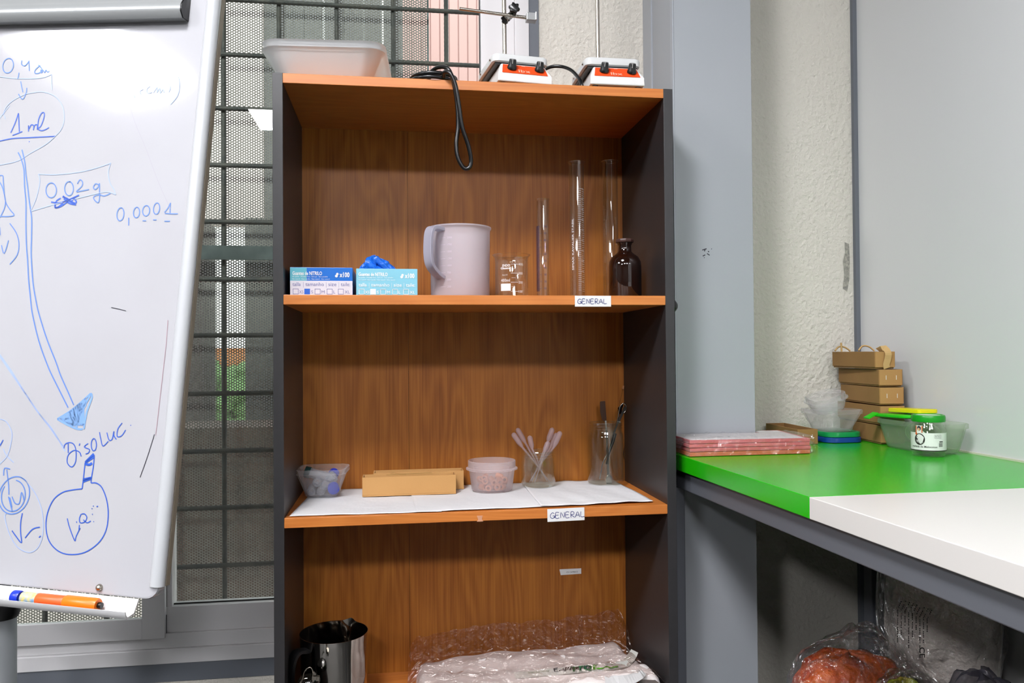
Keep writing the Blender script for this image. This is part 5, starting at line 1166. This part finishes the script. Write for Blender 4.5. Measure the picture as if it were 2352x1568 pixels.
write('handwritten_symbol', M_ink, .0017, [[(0, 403), (7, 404), (8, 415), (10, 440), (14, 465), (24, 482), (33, 494), (20, 497), (3, 497)], [(0, 418), (6, 430), (10, 445), (13, 462), (10, 480), (0, 500)], [(4, 563), (10, 582), (20, 552)], [(23, 513), (38, 535), (44, 560), (40, 585), (23, 607)], [(0, 522), (1, 540)]])
write('drawn_line', M_ink3, .0022, [[(0, 814), (15, 835), (30, 857), (55, 897), (81, 936), (100, 962), (115, 981), (130, 1003), (145, 1023)], [(0, 818), (30, 862), (58, 903), (88, 947), (120, 985), (150, 1036)]])
hat = [[(209, 905), (200, 922), (185, 940), (160, 960), (140, 962)], [(132, 962), (155, 975), (178, 985), (190, 985)], [(209, 903), (212, 912), (200, 945), (193, 985)], [(132, 962), (160, 945), (185, 925), (209, 903)]]
for k in range(13): hat.append([(140+k*4.3, 960-k*3.2), (150+k*3.6, 968+k*.6), (165+k*2.2, 978-k*.5)])
for k in range(9): hat.append([(160+k*4.5, 945-k*4), (165+k*4, 962-k*4), (178+k*2, 982-k*6)])
write('drawn_arrowhead', mat('mid_blue_ink', '7ea7dc', .5), .0030, hat, 2)
write('handwritten_disoluc', M_ink2, .0016, [[(157, 1018), (157, 1040)], [(147, 1030), (150, 1020), (160, 1016), (170, 1020), (175, 1035), (174, 1060), (165, 1072), (155, 1062), (157, 1045), (170, 1034), (183, 1038), (187, 1048)], [(184, 1018), (182, 1023)], [(203, 1018), (194, 1026), (206, 1032), (203, 1040), (197, 1042)], ell(216, 1021, 6, 14), [(229, 992), (232, 1008), (237, 1024), (249, 1013)], [(246, 993), (251, 1010), (258, 1008), (262, 990), (262, 1000), (268, 1009)], [(281, 971), (271, 985), (270, 1002), (280, 1000), (289, 987)], [(300, 976)]])
write('drawn_flask', M_ink2, .0018, [[(196, 1062), (194, 1080), (191, 1107), (189, 1122)], [(217, 1045), (215, 1070), (210, 1100), (210, 1109)], [(189, 1122), (165, 1125), (145, 1130), (125, 1145), (112, 1170), (106, 1200), (109, 1230), (120, 1252), (140, 1268), (165, 1273), (195, 1268), (225, 1248), (243, 1220), (249, 1185), (246, 1150), (235, 1120), (222, 1109), (210, 1109)]])
write('drawn_flask_stopper', M_ink2, .0040, [[(216, 1042), (198, 1060)], [(217, 1048), (196, 1062)], [(196, 1064), (205, 1067), (212, 1063)], [(192, 1101), (210, 1097)], [(192, 1105), (210, 1098)]])
write('handwritten_liq', M_ink2, .0016, [[(155, 1190), (160, 1210), (172, 1241), (175, 1232), (183, 1215)], [(183, 1205), (182, 1216), (185, 1212)], [(176, 1197), (177, 1200)], [(187, 1180), (183, 1190), (185, 1200), (195, 1198), (200, 1188), (195, 1180), (188, 1180)], [(192, 1193), (200, 1200), (209, 1196)], [(212, 1180)], [(214, 1161)], [(211, 1167)], [(215, 1197)], [(222, 1163), (226, 1162)]])
write('handwritten_circled_m', M_ink, .0018, [ell(33, 1137, 34, 44, 20), ell(31, 1138, 27, 36, 10, a1=300), [(20, 1140), (25, 1160), (29, 1175)], [(23, 1142), (28, 1165)], [(28, 1140), (35, 1155), (45, 1155), (50, 1130), (56, 1150)], [(21, 1135), (20, 1110), (16, 1078)], [(9, 1092), (11, 1075), (24, 1077)]])
write('drawn_loop', M_ink3, .0015, [[(60, 1105), (80, 1130), (95, 1165), (100, 1200), (97, 1235), (85, 1260), (65, 1268), (40, 1255), (22, 1225), (12, 1190), (14, 1178)], [(0, 962), (15, 968), (27, 990), (27, 1010), (18, 1045), (0, 1065)], [(8, 1030), (15, 1045), (32, 1062)]])
write('drawn_tick', M_ink2, .0018, [[(28, 1218), (38, 1232), (50, 1246), (48, 1225), (48, 1200), (52, 1178)], [(58, 1235), (75, 1215), (92, 1210)], [(90, 1234), (94, 1230)], [(8, 1010), (0, 1024)]])
write('ink_scratch', M_inkk, .0011, [[(355, 997), (345, 1030), (335, 1060), (322, 1096)], [(256, 706), (275, 710), (290, 714)]])
write('faded_red_line', M_inkr, .0010, [[(386, 735), (382, 790), (374, 860), (366, 930), (358, 1000)]])
write('faint_scratch', mat('grey_scratch', 'a9a6ae', .6), .0006, [[(295, 230), (310, 280), (335, 340), (365, 420), (392, 480)]])
write('faded_note', M_ink3, .0015, [[(325, 218), (322, 210), (330, 205)], [(345, 198), (338, 205), (340, 214), (350, 212)], [(352, 214), (362, 200), (360, 213), (368, 202), (368, 214), (375, 205), (377, 213)], [(385, 190), (392, 200), (388, 212)], [(410, 176), (413, 195), (408, 220), (392, 240)], [(310, 225), (308, 218)]])
print('objects', len(bpy.data.objects))
